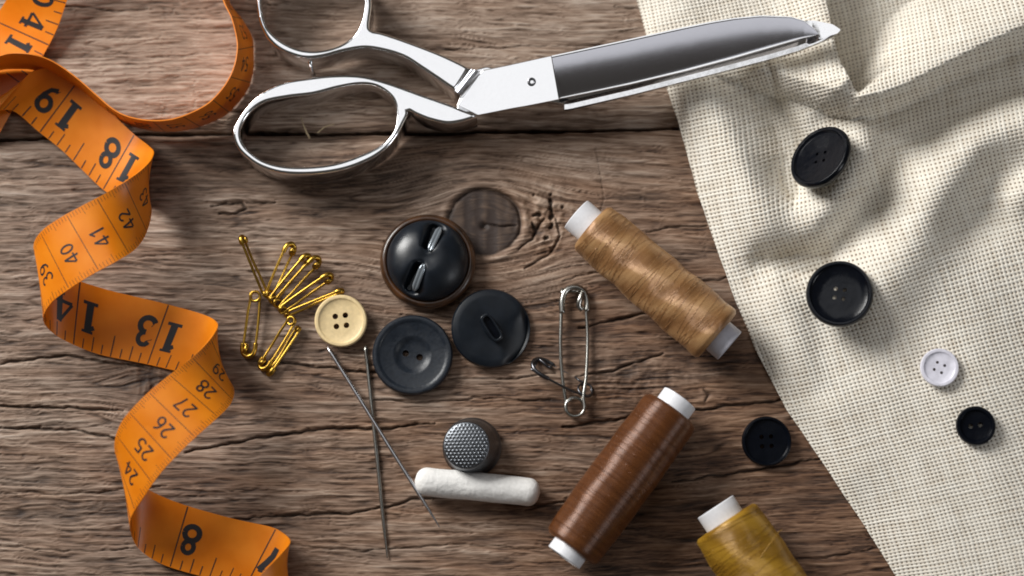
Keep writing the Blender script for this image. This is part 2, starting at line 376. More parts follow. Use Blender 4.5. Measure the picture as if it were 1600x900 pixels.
def wood_fields(X, Y, upper):
    dx, dy = X-KN[0], Y-KN[1]
    wy = Y+0.10*perl(X*.22, Y*.5, 3)+0.035*perl(X*.9, Y*1.3, 5)
    kn = 0
    if not upper:
        r2 = (dx/1.9)**2+(dy/1.45)**2
        kd = np.exp(-r2*0.62)
        wy = wy-dy*0.90*kd
        for (px, py, a, b, w) in ((232, 606, 1.0, .8, .8), (372, 322, .5, .25, .5), (1000, 575, 1.2, .5, .3)):
            q = P2(px, py); ex, ey = X-q[0], Y-q[1]
            wy = wy-ey*w*np.exp(-(ex/a)**2-(ey/b)**2)
        # slope of the grain in the lower board
        wy = wy-0.00*X-0.0045*np.clip(X-2, 0, 30)**2*sstep(1, -5, Y)
    else:
        wy = wy+0.08*np.sin(X*.35+1)
    fr = 1.25 if upper else 1.0
    g1 = perl(X*.22, wy*1.7*fr, 11); g2 = perl(X*.40+3, wy*4.8*fr, 12); g3 = perl(X*.62, wy*10.5*fr, 13); g4 = fbm(X*1.7, wy*23, 2, 14)
    wv = wy+.03*perl(X*1.6, wy*3, 31)
    l1 = perl(X*.24, wv*3.1*fr, 32); l2 = perl(X*.38+4, wv*5.6*fr, 33); l3 = perl(X*.6+1, wv*9.5*fr, 34)
    fade1 = sstep(-.25, .35, perl(X*.3+7, wy*1.1, 35)); fade2 = sstep(-.3, .3, perl(X*.45+2, wy*1.9, 36)); fade3 = sstep(-.4, .2, perl(X*.6+9, wy*2.6, 37))
    line = np.maximum.reduce([np.exp(-(l1/.050)**2)*fade1, .8*np.exp(-(l2/.085)**2)*fade2, .65*np.exp(-(l3/.15)**2)*fade3])
    rid = (1-2*np.abs(g2))-.3
    h = 0.030*g1+0.020*rid+0.022*g3+0.010*g4-.042*line
    tone = 0.655+0.15*g1+0.10*rid+0.20*g3+0.13*g4-0.33*line+0.12*perl(X*.13, Y*.4, 21)
    warm = 0.30+0.35*perl(X*.2+5, wy*1.3, 23)+0.25*perl(X*.6, wy*4.5, 29)
    if upper: warm = warm*0.5+0.16; tone = tone+0.10
    else:
        warm = warm+0.36+0.026*X-0.022*(Y+2)
        tone = tone-0.03-.012*np.clip(X, 0, 9)*sstep(2, -6, Y)
    tone = .5+(tone-.5)*1.20-.03
    crack = np.zeros_like(X)
    dis = 0.05*perl(X*1.5, Y*1.5, 41)+0.03*perl(X*4, Y*4, 42)
    for pts, w, dep in CRACKS:
        pw = W2(pts); ys = [p[1] for p in pw]; isup = sum(p[1] for p in pts)/len(pts) < 195
        if isup != upper: continue
        x0, x1 = min(p[0] for p in pw)-.6, max(p[0] for p in pw)+.6; y0, y1 = min(ys)-.6, max(ys)+.6
        m = (X > x0) & (X < x1) & (Y > y0) & (Y < y1)
        if not m.any(): continue
        d, _, t = polydist(X[m], Y[m]+dis[m], pw); ww = .60*w*(.35+.9*np.sin(np.clip(t, .02, .98)*math.pi)**.5)*(1+.5*perl(X[m]*1.2, Y[m]*.4, 51))
        c = np.exp(-(d/(ww+.012))**2)*dep*.85
        crack[m] = np.maximum(crack[m], c)
        # lifted light rim beside a crack
        rim = np.exp(-((d-2.6*w)/(1.5*w))**2)*.10*dep; tone[m] += rim
    if not upper:
        rk = np.hypot(dx/1.10, dy/1.02)+.03*perl(X*1.5, Y*1.5, 61)
        inside = sstep(1.03, .95, rk); a = np.arctan2(dy, dx)
        ring = np.exp(-((rk-1.0)/.045)**2)*(.55+.45*np.sin(a+.3)); ring = np.clip(ring, 0, 1)
        stripe = perl(X*3.2+9, Y*.35, 63); rr = perl(rk*5+2, a*.6, 64)
        tone = tone*(1-inside)+inside*(.02+.40*stripe+.10*rr+.07*g4)
        warm = warm*(1-inside)+inside*.12
        h = h*(1-inside)+inside*(.02*stripe-.02)+.05*np.exp(-((rk-1.16)/.10)**2)
        crack = np.maximum(crack, ring*.7)
        pit = np.exp(-(np.hypot(dx+.02, dy+.12)/.10)**2); crack = np.maximum(crack, pit*.8)
        # churned grain with worm holes right of the knot
        zx, zy = X-P2(855, 345)[0], Y-P2(855, 345)[1]; z = np.exp(-(zx/.85)**2-(zy/1.1)**2)
        n = fbm(X*3.2, Y*3.2, 3, 71); tone = tone+z*(.30*n+.10); h = h+z*.07*n
        holes = sstep(.42, .62, perl(X*3.8+1, Y*4.2, 73)*z*1.6); crack = np.maximum(crack, holes*.8)
        lobe = np.exp(-((rk-1.18)/.12)**2); tone = tone+.22*lobe*(.6+.4*np.sin(a*2))
        # second branch knot by the tape
        q = P2(236, 604); e = np.hypot((X-q[0])/.42, (Y-q[1])/.75); zz = np.exp(-e**2)
        n2 = fbm(X*4+2, Y*2.5, 3, 75); tone = tone+zz*(.35*n2-.22); h = h+zz*.06*n2
        # rougher, redder swirl under the brass pins to silver pin
        q = P2(1010, 590); zz = np.exp(-((X-q[0])/2.0)**2-((Y-q[1])/.9)**2); n3 = fbm(X*2.2, Y*3.5, 3, 77)
        tone = tone+zz*.28*n3; h = h+zz*.05*n3
    return h, tone, warm, crack, wy
def plank(upper):
    xs = axis(-26, -16.8, 16.8, 26, .032, .2)
    if upper: rs = np.unique(np.r_[np.linspace(0, .35, 22), np.arange(.38, 6.2, .032), np.arange(6.2, 16, .2)])
    else: rs = np.unique(np.r_[np.linspace(0, .35, 22), np.arange(.38, 14.2, .032), np.arange(14.2, 22, .2)])
    hw = .085
    Xg, Rg = np.meshgrid(xs, rs)
    edge = np.interp(Xg, gx, gy)+.045*perl(Xg*.6, Xg*0+.5, 81+upper)+.018*perl(Xg*3, Xg*0+.5, 83+upper)
    Yg = edge+hw+Rg if upper else edge-hw-Rg
    h, tone, warm, crack, wy = wood_fields(Xg, Yg, upper)
    lip = .26 if upper else .20
    h = h-(.42 if upper else .30)*np.exp(-(Rg/lip)**1.3)
    h = h-.16*crack
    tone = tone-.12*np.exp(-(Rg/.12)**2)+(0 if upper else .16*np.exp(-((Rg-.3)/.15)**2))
    # wall of the plank going down into the gap
    add = lambda A, v: np.vstack([v*np.ones((1, A.shape[1])) if np.isscalar(v) else v, A])
    Xg2 = np.vstack([Xg[:1], Xg[:1], Xg]); Yg2 = np.vstack([Yg[:1], Yg[:1], Yg])
    Z2 = np.vstack([np.full((1, len(xs)), -1.5), np.full((1, len(xs)), -.7), h])
    rep = lambda A: np.vstack([A[:1], A[:1], A])
    wv = np.vstack([wy[:1]-1.5, wy[:1]-.7, wy])
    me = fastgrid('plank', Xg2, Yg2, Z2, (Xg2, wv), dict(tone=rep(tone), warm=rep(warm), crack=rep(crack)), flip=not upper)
    return me
pu = tag(link('table_plank', plank(True), M['wood']), 'grey weathered plank behind the scissors, above the dark gap', 'table', kind='structure')
pl = tag(link('table_plank', plank(False), M['wood']), 'brown weathered plank with a round knot below the dark gap', 'table', kind='structure')
me = mkmesh('board', [(-26, -22, -1.6), (26, -22, -1.6), (26, 18, -1.6), (-26, 18, -1.6), (-26, -22, -3), (26, -22, -3), (26, 18, -3), (-26, 18, -3)],
            [(0, 1, 2, 3), (7, 6, 5, 4), (0, 4, 5, 1), (1, 5, 6, 2), (2, 6, 7, 3), (3, 7, 4, 0)], False)
tag(link('table_base', me, M['under']), 'dark board under the planks', 'table', kind='structure')
# small splinter sticking out of the gap inside the scissor handle
sp = crom([tuple(P(470, 182, .25)), tuple(P(476, 200, .32)), tuple(P(484, 216, .15))], 8)
s1 = tube(sp, np.linspace(.012, .035, 8), 5)
s2 = tube(crom([tuple(P(496, 208, .15)), tuple(P(508, 198, .2)), tuple(P(522, 194, .12))], 6), .018, 5)
tag(link('splinter', mkmesh('splinter', *join([s1, s2]), True), M['splinter']), 'pale wood splinters sticking up from the gap inside the lower scissor handle', 'splinter')
# ------------------------------------------------------------------ linen cloth
EDGE = [(940, -330), (975, -120), (995, 0), (1010, 55), (1040, 135), (1062, 200), (1090, 300), (1112, 365), (1142, 450), (1180, 545), (1228, 638), (1290, 730), (1350, 820), (1400, 900), (1490, 1060), (1560, 1200)]
ew = W2(EDGE, .1); ey_ = np.array([p[1] for p in ew])[::-1]; ex_ = np.array([p[0] for p in ew])[::-1]
def cpts(p, z=.9): return W2(p, z)
C1 = cpts([(1100, 95), (1165, 112), (1205, 124), (1252, 140), (1300, 162), (1340, 172), (1380, 168), (1430, 146), (1480, 120), (1540, 90), (1600, 62), (1750, 0), (1900, -60)], 2.0)
C3 = cpts([(1283, -160), (1290, -60), (1297, 0), (1306, 45), (1312, 90), (1322, 130), (1338, 152)], 1.9)
C4 = cpts([(1175, 85), (1197, 110), (1225, 158), (1262, 226), (1256, 262), (1248, 300), (1240, 335)])
def cloth_z(X, Y):
    Yc = Y; e = np.interp(Yc, ey_, ex_); dL = X-e
    z = 0.10+0.42*sstep(0, 1.6, dL)+0.25*sstep(1, 8, dL)
    def ridge(pts, amp, w, wr=None, zz=.9):
        nonlocal z
        d, sg, t = polydist(X, Y, cpts(pts, zz)); ww = np.where(sg > 0, w, wr or w)
        z = z+amp*np.exp(-(d/ww)**2)
    ridge([(1085, 150), (1120, 200), (1160, 270), (1195, 340), (1205, 372)], .60, .85, .9)
    ridge([(1340, 200), (1345, 240), (1305, 310), (1275, 350)], .60, .7)
    ridge([(1650, 185), (1575, 205), (1520, 232), (1475, 280), (1440, 335), (1405, 400), (1378, 440)], .85, 1.15, 1.2)
    ridge([(1700, 250), (1630, 290), (1592, 305)], .55, .6)
    ridge([(1700, 120), (1580, 140), (1500, 175), (1430, 230), (1385, 300), (1345, 360), (1290, 392), (1200, 402)], -.48, .75)
    ridge([(1200, 398), (1245, 402), (1290, 405)], -.40, .42)
    ridge([(1510, 350), (1545, 320), (1560, 270)], -.42, .8)
    ridge([(1500, 470), (1540, 700), (1600, 900)], .30, 1.6)
    ridge([(1280, 500), (1290, 600)], -.12, .5)
    ridge([(1210, 480), (1260, 620), (1330, 730)], .16, .8)
    ridge([(1030, 40), (1060, 110)], .22, .7)
    ridge([(1380, 620), (1450, 760), (1500, 900)], .14, .9)
    ridge([(1330, 15), (1380, 0), (1430, -25), (1500, -70)], -.6, .5)
    ridge([(1200, 118), (1245, 165), (1290, 205)], .28, .5)
    # crisp crease left of the first button
    d, sg, t = polydist(X, Y, C4); fade = sstep(1.0, .72, t)*sstep(.05, .45, t)
    z = z-(1.15*np.exp(-(d/np.where(sg > 0, .09, .70))))*fade
    # the pleat: a rolled fold whose lower edge is C1
    d, sg, t = polydist(X, Y, C1); s = d*sg
    left = sstep(.0, .14, t); wid = 1.5+1.1*t
    fall = .5+.5*np.cos(np.clip((s-.30)/wid, 0, 1)*math.pi)
    pleat = (.85+.75*sstep(.15, .5, t))*np.sqrt(np.clip(s/.34, 0, 1))*np.where(s > .34, fall, 1)*left*(s > 0)
    under = -.30*np.exp(-(np.clip(-s, 0, 9)/.5)**2)*(s <= 0)*left
    z = z+pleat+under
    # deep hollow right of the crest C3
    d, sg, t = polydist(X, Y, C3); s = d*sg
    hollow = np.where(s > 0, sstep(0, .14, s)*np.exp(-(np.clip(s-.14, 0, 9)/(.62+1.9*(1-t)))**2), 0)
    crest = np.exp(-(d/np.where(s > 0, .10, 1.0))**2)
    z = z-1.7*hollow*sstep(1.0, .90, t)+.75*crest*sstep(1.0, .8, t)
    z = z+.018*fbm(X*.55, Y*.55, 3, 91)
    # the blades press the cloth down
    d, sg, t = polydist(X, Y, [P2(900, 125, 1.2), P2(1100, 85, 1.5), P2(1313, 47, 1.8)])
    lim = 1.30+(900-750+t*413)/560.*1.55-.46-.26+.9*np.clip(d-.72*(1-.7*t**3), 0, 9)
    kk = .30; hh_ = np.clip(.5+.5*(lim-z)/kk, 0, 1); z = lim*(1-hh_)+z*hh_-kk*hh_*(1-hh_)
    roll = sstep(-.01, .30, dL)
    z = .06+(z-.06)*(.35+.65*roll)
    return np.maximum(z, .05)
def cloth():
    ys = axis(-15.5, -9.6, 10.4, 16, .05, .25)[::-1]; ss = np.r_[0, np.cumsum(np.r_[np.full(12, .02), np.full(270, .052), np.full(40, .2)])]
    Yg, Sg = np.meshgrid(ys, ss, indexing='ij')
    e = np.interp(Yg, ey_, ex_)+.02*perl(Yg*1.2, Yg*0, 95)
    Xg = e+Sg; Z = cloth_z(Xg, Yg)
    # thread directions: slanted weave that bends with the folds
    th = R(-14)
    U = Xg*math.cos(th)-Yg*math.sin(th)*1.0; V = Xg*math.sin(-th)*(-1)*-1+0*Yg
    U = Xg*math.cos(R(14))+Yg*math.sin(R(14)); V = -Xg*math.sin(R(14))+Yg*math.cos(R(14))
    U = U+.25*Z+.22*np.sin(Yg*.35+1)+.2*perl(Xg*.2, Yg*.2, 97); V = V+.25*Z+.25*np.sin(Xg*.3)+.012*(Yg-2)*np.abs(Yg)
    # folded hem thickness: duplicate under-edge
    X2 = np.hstack([Xg[:, 3:4]+.05, Xg[:, :1]+.005, Xg]); Y2 = np.hstack([Yg[:, :1], Yg[:, :1], Yg]); Z2 = np.hstack([Z[:, :1]*0+.0, Z[:, :1]-.06, Z])
    U2 = np.hstack([U[:, :1]-.1, U[:, :1]-.05, U]); V2 = np.hstack([V[:, :1], V[:, :1], V])
    return fastgrid('linen_cloth', X2, Y2, Z2, (U2, V2), flip=True)
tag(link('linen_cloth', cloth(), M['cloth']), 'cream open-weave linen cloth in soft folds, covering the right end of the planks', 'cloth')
def cz(px, py):
    """cloth height under a photo pixel"""
    z = 1.0
    for _ in range(8):
        p = P(px, py, z); z = float(cloth_z(np.array([p.x]), np.array([p.y]))[0])
    return z
# ------------------------------------------------------------------ tape measure: one ribbon, edges E1/E2
# (E1 px, E1 z, E2 px, E2 z)
ST = [
 ((330, 985), 2.2, (400, 1060), 2.2), ((358, 950), 2.1, (430, 1020), 1.9), ((388, 922), 1.95, (452, 985), 1.5), ((418, 896), 1.75, (463, 950), 1.1),
 ((441, 870), 1.4, (458, 935), .6), ((452, 850), .95, (432, 925), .3), ((441, 834), .6, (402, 918), .18),
 ((421, 823), .42, (375, 911), .14), ((364, 811), .3, (330, 903), .1), ((289, 790), .3, (262, 884), .14), ((240, 773), .5, (224, 860), .35), ((205, 752), .95, (207, 834), .75),
 ((186, 725), 1.55, (204, 803), 1.5), ((182, 695), 1.95, (228, 764), 2.1), ((190, 661), 2.25, (252, 737), 2.35), ((210, 635), 2.4, (280, 708), 2.45), ((234, 611), 2.4, (307, 682), 2.4), ((261, 590), 2.3, (336, 655), 2.1),
 ((296, 566), 2.1, (358, 628), 1.5), ((322, 545), 1.8, (361, 600), .85), ((338, 520), 1.4, (345, 586), .4), ((336, 504), .95, (315, 586), .2),
 ((313, 490), .55, (274, 579), .12), ((249, 472), .32, (218, 567), .1), ((178, 454), .34, (158, 556), .12), ((128, 440), .6, (117, 540), .35), ((85, 425), 1.0, (84, 520), .7), ((60, 405), 1.5, (68, 497), 1.2), ((54, 385), 1.8, (80, 470), 1.75),
 ((66, 359), 2.15, (114, 449), 2.2), ((96, 337), 2.35, (148, 429), 2.4), ((128, 320), 2.4, (184, 409), 2.35), ((167, 303), 2.25, (212, 386), 1.8),
 ((200, 288), 2.05, (228, 352), 1.2), ((226, 270), 1.7, (234, 315), .75), ((238, 246), 1.3, (222, 306), .4), ((232, 228), 1.0, (190, 308), .2),
 ((213, 211), .6, (163, 299), .12), ((180, 181), .5, (130, 268), .12), ((152, 157), .5, (98, 235), .15), ((118, 128), .6, (60, 205), .25), ((86, 108), .8, (24, 173), .45),
 ((48, 116), .95, (0, 168), .6), ((22, 137), .9, (-30, 172), .5), ((-10, 168), .7, (-60, 185), .5), ((-60, 215), .5, (-110, 255), .3), ((-120, 260), .2, (-160, 340), .2),
 ((-190, 250), .4, (-250, 320), .4), ((-190, 190), .8, (-285, 190), .8), ((-130, 160), .7, (-190, 85), .7), ((-75, 130), .35, (-30, 240), .25),
]
# the 40/41 band: E1 = left edge, E2 = right edge (going up)
BAND = [((-85, 150), .30, (0, 212), .20), ((-68, 110), .32, (23, 174), .22), ((-45, 62), .36, (48, 128), .26), ((-10, 12), .45, (70, 86), .34), ((0, 36), .42, (70, 86), .34)][:3] + \
       [((-22, 40), .42, (70, 86), .34), ((4, 14), .6, (86, 46), .5), ((28, -18), .9, (97, 0), .75), ((48, -70), 1.3, (118, -60), 1.2), ((80, -150), 1.6, (150, -130), 1.5), ((150, -220), 1.4, (190, -180), 1.8)]
LOOP = [((270, -205), .7, (262, -165), 2.0), ((340, -120), .1, (320, -110), 1.95), ((364, -40), .03, (343, -40), 1.92), ((357, 0), .03, (349, 0), 1.9), ((379, 32), .03, (362, 29), 1.9), ((394, 59), .03, (370, 64), 1.9), ((396, 85), .03, (369, 88), 1.9),
        ((395, 112), .03, (364, 108), 1.9), ((387, 139), .03, (355, 127), 1.9), ((367, 166), .03, (342, 145), 1.9), ((350, 181), .03, (323, 163), 1.9), ((321, 194), .03, (294, 178), 1.9), ((289, 203), .03, (264, 187), 1.9),
        ((250, 205), .03, (232, 188), 1.9), ((215, 199), .03, (200, 182), 1.9), ((190, 190), .03, (176, 170), 1.9), ((160, 170), .05, (150, 148), 1.92), ((130, 146), .1, (125, 126), 1.95), ((100, 128), .2, (100, 107), 2.0),
        ((72, 114), .3, (76, 93), 2.1), ((48, 108), .4, (50, 85), 2.2), ((22, 107), .4, (20, 83), 2.2), ((0, 109), .4, (0, 87), 2.2), ((-40, 120), .3, (-40, 100), 2.1), ((-120, 150), .2, (-120, 130), 2.0)]
SAMPLES = []
def ribbon_samples(st, per=14):
    A = []
    for (a, za, b, zb) in st:
        p, q = P(*a, za), P(*b, zb); A.append((p.x, p.y, max(p.z, .03), q.x, q.y, max(q.z, .03)))
    S = crom(A, (len(A)-1)*per+1)
    C = (S[:, :3]+S[:, 3:])/2
    Wd = S[:, 3:]-S[:, :3]; L = np.linalg.norm(Wd, axis=1)[:, None]
    # pull the width to the tape's real 1.9 cm while staying close to the traced edges
    Lc = 1.9; keep = .45; Ln = L*keep+Lc*(1-keep); Ln = np.clip(Ln, 1.6, 2.15)
    E1 = C-Wd/L*Ln/2; E2 = C+Wd/L*Ln/2
    E1[:, 2] = np.maximum(E1[:, 2], .03); E2[:, 2] = np.maximum(E2[:, 2], .03)
    s = np.r_[0, np.cumsum(np.linalg.norm(np.diff(C, axis=0), axis=1))]
    return E1, E2, s
class Rib:
    def __init__(r, st):
        r.E1, r.E2, r.s = ribbon_samples(st)
        C = (r.E1+r.E2)/2; T = np.gradient(C, axis=0); Wd = r.E2-r.E1; N = np.cross(T, Wd); r.N = N/np.linalg.norm(N, axis=1)[:, None]
        r.C = C
    def at(r, u, v, off=0.0):
        f = lambda A: np.array([np.interp(u, r.s, A[:, k]) for k in range(3)]).T
        e1, e2, n = f(r.E1), f(r.E2), f(r.N)
        v = np.asarray(v)[..., None]; return e1*(1-v)+e2*v+n*off
    def find(r, px, py, lo, hi):
        best = None
        for i in range(len(r.s)):
            if not lo <= r.s[i]/r.s[-1] <= hi: continue
            for v in (.2, .35, .5, .65, .8):
                q = r.E1[i]*(1-v)+r.E2[i]*v; w = P(px, py, q[2]); d = (w.x-q[0])**2+(w.y-q[1])**2
                if best is None or d < best[0]: best = (d, r.s[i], v)
        return best[1]
    def facing(r, u):
        i = int(np.argmin(abs(r.s-u))); d = np.array(CAMP)-r.C[i]
        return 1.0 if np.dot(r.N[i], d) > 0 else -1.0
    def solid(r, nv=9, th=.018):
        n = len(r.s); vs = np.linspace(0, 1, nv); top = []; bot = []
        for v in vs:
            base = r.E1*(1-v)+r.E2*v; top.append(base+r.N*th); bot.append(base-r.N*th)
        ring = np.stack(top+bot[::-1], 1)        # n x 2nv x 3
        return ring.reshape(-1, 3), grid_faces(n, 2*nv, cc=True).tolist()
def arcp(cx, cy, rx, ry, a0, a1, n=14):
    return [(cx+rx*math.cos(R(a)), cy+ry*math.sin(R(a))) for a in np.linspace(a0, a1, n)]
SERIF = {
 '0': [(arcp(.3, .5, .22, .42, 0, 360, 26), .15)],
 '1': [([(.3, 0), (.3, 1)], .2), ([(.08, .78), (.3, .93)], .12), ([(.06, .04), (.54, .04)], .09), ([(.1, .97), (.5, .97)], .07)],
 '2': [(arcp(.3, .70, .22, .24, 170, -35)+[(.1, .08)], .13), ([(.06, .08), (.56, .08)], .15)],
 '3': [(arcp(.27, .73, .2, .21, 155, -90), .13), (arcp(.27, .27, .25, .25, 90, -155), .15), ([(.09, .78), (.1, .76)], .2), ([(.07, .2), (.09, .19)], .2)],
 '4': [([(.46, 1), (.02, .32)], .08), ([(.02, .3), (.68, .3)], .1), ([(.47, 1), (.47, 0)], .17), ([(.3, .035), (.64, .035)], .08)],
 '5': [([(.15, .92), (.52, .92)], .14), ([(.15, .95), (.12, .52)], .08), (arcp(.27, .3, .25, .25, 120, -150), .14)],
 '6': [(arcp(.3, .3, .22, .25, 0, 360, 24), .14), ([(.09, .32), (.12, .6), (.25, .85), (.42, .95)], .13)],
 '7': [([(.05, .90), (.58, .90)], .15), ([(.57, .93), (.42, .6), (.3, .3), (.28, 0)], .17), ([(.06, .95), (.06, .76)], .09)],
 '8': [(arcp(.3, .74, .18, .2, 0, 360, 24), .13), (arcp(.3, .28, .24, .235, 0, 360, 26), .15)],
 '9': [(arcp(.3, .70, .22, .25, 0, 360, 24), .14), ([(.52, .68), (.48, .35), (.35, .12), (.16, .06)], .13), ([(.13, .12), (.15, .11)], .17)],
}
SANS = {k: [(p, .125) for p, w in v] for k, v in SERIF.items()}
SERIF = {k: [(p, w*1.22) for p, w in v] for k, v in SERIF.items()}
SANS['1'] = [([(.35, 0), (.35, 1)], .13), ([(.12, .74), (.35, .95)], .11)]
SANS['4'] = [([(.42, 1), (.03, .32)], .11), ([(.03, .28), (.62, .28)], .12), ([(.42, 1), (.42, 0)], .13)]
SANS['3'] = [(arcp(.27, .73, .2, .21, 155, -90), .12), (arcp(.27, .27, .25, .25, 90, -155), .12)]
SANS['7'] = [([(.05, .93), (.56, .93)], .12), ([(.54, .95), (.36, .5), (.28, 0)], .12)]
inkparts = []; zfight = [0]
def ink_strip(rib, fn, pts, w, face):
    """stroke in local text cm (x,y) -> ribbon surface strip; fn maps (x,y)->(u,v)"""
    zfight[0] = (zfight[0]+1) % 7
    A = evenly(np.array(pts, float), max(3, int(len(pts)))) if len(pts) > 2 else evenly(np.array(pts, float), 9)
    T = np.gradient(A, axis=0); T /= np.linalg.norm(T, axis=1)[:, None]+1e-9; Nn = np.stack([-T[:, 1], T[:, 0]], 1)*w/2
    V = []
    for side in (-1, -.33, .33, 1):
        Q = A+Nn*side; u, v = fn(Q[:, 0], Q[:, 1]); V.append(rib.at(u, v, face*(.021+.0008*zfight[0])))
    V = np.stack(V, 1).reshape(-1, 3); inkparts.append((V, grid_faces(len(A), 4).tolist()))
def ink_text(rib, txtlist, font, fn, face, h):
    """txtlist: (char, x, y) lower-left in cm"""
    for ch, x, y in txtlist:
        for pts, w in font[ch]:
            ink_strip(rib, fn, [(x+a*h, y+b*h) for a, b in pts], w*h, face)
main = Rib(ST); band = Rib(BAND); loop = Rib(LOOP)
WD = 1.9
def inch_marks(rib, u0, numbers, sgn, lo, hi, topv=1, dense=True, hh=.90, y0=.50):
    """numbers: {k: 'NN'} at u0 + sgn*2.54*k ; reading direction = sgn; text top toward v=1 if topv"""
    for k, t in numbers.items():
        uc = u0+sgn*2.54*k
        f = lambda x, y, uc=uc: (uc+sgn*x, (np.asarray(y)/WD if topv else 1-np.asarray(y)/WD))
        face = rib.facing(uc)
        if lo < uc < hi:
            ink_strip(rib, f, [(0, .02), (0, WD-.02)], .036, face)
            if len(t) == 2: ink_text(rib, [(t[0], -.66 if t[0] == '1' else -.72, y0), (t[1], .14, y0)], SERIF, f, face, hh)
            else: ink_text(rib, [(t[0], -.62, y0)], SERIF, f, face, hh)
    k0 = int(math.floor((min(lo, hi)-u0)/2.54*8)); k1 = int(math.ceil((max(lo, hi)-u0)/2.54*8))
    for j in range(k0, k1+1):
        uc = u0+j*2.54/8
        if not lo < uc < hi or j % 8 == 0: continue
        ln = .62 if j % 4 == 0 else (.42 if j % 2 == 0 else .28)
        f = lambda x, y, uc=uc: (uc+sgn*x, (np.asarray(y)/WD if topv else 1-np.asarray(y)/WD))
        ink_strip(rib, f, [(0, WD-.02-ln), (0, WD-.02)], .032, rib.facing(uc))
def cm_marks(rib, u0, n0, lo, hi, pitch=1.0):
    k0 = int(math.floor((lo-u0)/pitch)); k1 = int(math.ceil((hi-u0)/pitch))
    for k in range(k0, k1+1):
        ul = u0+k*pitch; face = rib.facing(min(max(ul, lo), hi))
        # local text: x reads from E2 to E1 (v decreasing), y (up) along +u
        if lo < ul < hi:
            ink_strip(rib, lambda x, y: (ul+np.asarray(x)*0+np.asarray(y), np.asarray(x)), [(.02, 0), (.98, 0)], .014, face) if False else None
            f0 = lambda x, y, ul=ul: (ul+np.asarray(y), 1-np.asarray(x)/WD)
            ink_strip(rib, f0, [(.04, 0), (WD-.04, 0)], .020, face)
        for j in range(1, 10):
            um = ul+j*pitch/10
            if lo < um < hi:
                f0 = lambda x, y, um=um: (um+np.asarray(y), 1-np.asarray(x)/WD)
                ln = .26 if j == 5 else .17
                ink_strip(rib, f0, [(.02, 0), (ln, 0)], .008, face); ink_strip(rib, f0, [(WD-ln, 0), (WD-.02, 0)], .008, face)
        uc = ul+pitch*.5; t = str(n0-k); hgt = .46
        if lo < uc-.2 and uc+.2 < hi and len(t) == 2:
            f1 = lambda x, y, uc=uc: (uc-hgt/2+np.asarray(y), 1-np.asarray(x)/WD)
            ink_text(rib, [(t[0], WD*.46-.30, 0), (t[1], WD*.46+.02, 0)], SANS, f1, rib.facing(uc), hgt)
Ltot = main.s[-1]
def frac(i): return main.s[i*14]
# path runs: bottom of picture (station 0) to upper left; reading of inch numbers runs along +u here
u8 = main.find(281, 838, frac(6)/Ltot, frac(11)/Ltot)
inch_marks(main, u8, {0: '8', -1: '7', 1: '9'}, 1, frac(5), frac(11)+.9)
u14 = main.find(122, 490, frac(22)/Ltot, frac(27)/Ltot)
u13 = main.find(248, 522, frac(22)/Ltot, frac(27)/Ltot)
inch_marks(main, u13, {0: '13', 1: '14', -1: '12'}, 1, frac(20), frac(27)+.2)
u19 = main.find(104, 172, frac(37)/Ltot, frac(42)/Ltot)
u18 = main.find(190, 248, frac(36)/Ltot, frac(42)/Ltot)
inch_marks(main, u18, {0: '18', 1: '19'}, 1, frac(35)+.3, frac(43))
# centimetre side
def cm_side(rib, uline, num, lo, hi, pitch):
    """divider 'num' between cells; numbers increase along +u? no: they grow toward smaller screen-left -> handled by sign"""
    k0 = int(math.floor((lo-uline)/pitch)); k1 = int(math.ceil((hi-uline)/pitch))
    for k in range(k0, k1+1):
        ul = uline+k*pitch; face = rib.facing(min(max(ul, lo), hi))
        f0 = lambda x, y, ul=ul: (ul-np.asarray(y), 1-np.asarray(x)/WD)
        if lo < ul < hi: ink_strip(rib, f0, [(.04, 0), (WD-.04, 0)], .020, face)
        for j in range(1, 10):
            um = ul+j*pitch/10
            if lo < um < hi:
                f1 = lambda x, y, um=um: (um-np.asarray(y), 1-np.asarray(x)/WD); ln = .26 if j == 5 else .17
                ink_strip(rib, f1, [(.02, 0), (ln, 0)], .011, face); ink_strip(rib, f1, [(WD-ln, 0), (WD-.02, 0)], .011, face)
        t = str(num+k); hgt = .46; uc = ul+pitch*.5
        if lo < uc-.15 and uc+.15 < hi:
            f2 = lambda x, y, uc=uc: (uc+hgt/2-np.asarray(y), 1-np.asarray(x)/WD)
            ink_text(rib, [(t[0], WD*.45-.30, 0), (t[1], WD*.45+.02, 0)], SANS, f2, rib.facing(uc), hgt)
ua = main.find(238, 684, frac(12)/Ltot, frac(19)/Ltot)      # divider between 25 and 26
ub = main.find(292, 628, frac(12)/Ltot, frac(19)/Ltot)      # between 27 and 28 (two cells on)
cm_side(main, ua, 26, frac(11)+.6, frac(20)+.2, max(.85, min(1.2, (ub-ua)/2)))
ua = main.find(129, 378, frac(28)/Ltot, frac(35)/Ltot)      # between 40 and 41
uc_ = main.find(88, 410, frac(27)/Ltot, frac(33)/Ltot)      # between 39 and 40
cm_side(main, ua, 41, frac(27)-.3, frac(35)+.2, max(.85, min(1.2, ua-uc_)))
# band with 40 / 41 : reading downwards (-u), text top to the right edge (v=1)
ub0 = band.find(42, 60, 0.1, .8)+.08
inch_marks(band, ub0, {0: '41'}, -1, 0.3, band.s[-1]-2, hh=.74, y0=.74)
ink_text(band, [('0', -1.42, .74)], SERIF, lambda x, y: (ub0-x, np.asarray(y)/WD), band.facing(ub0), .74)
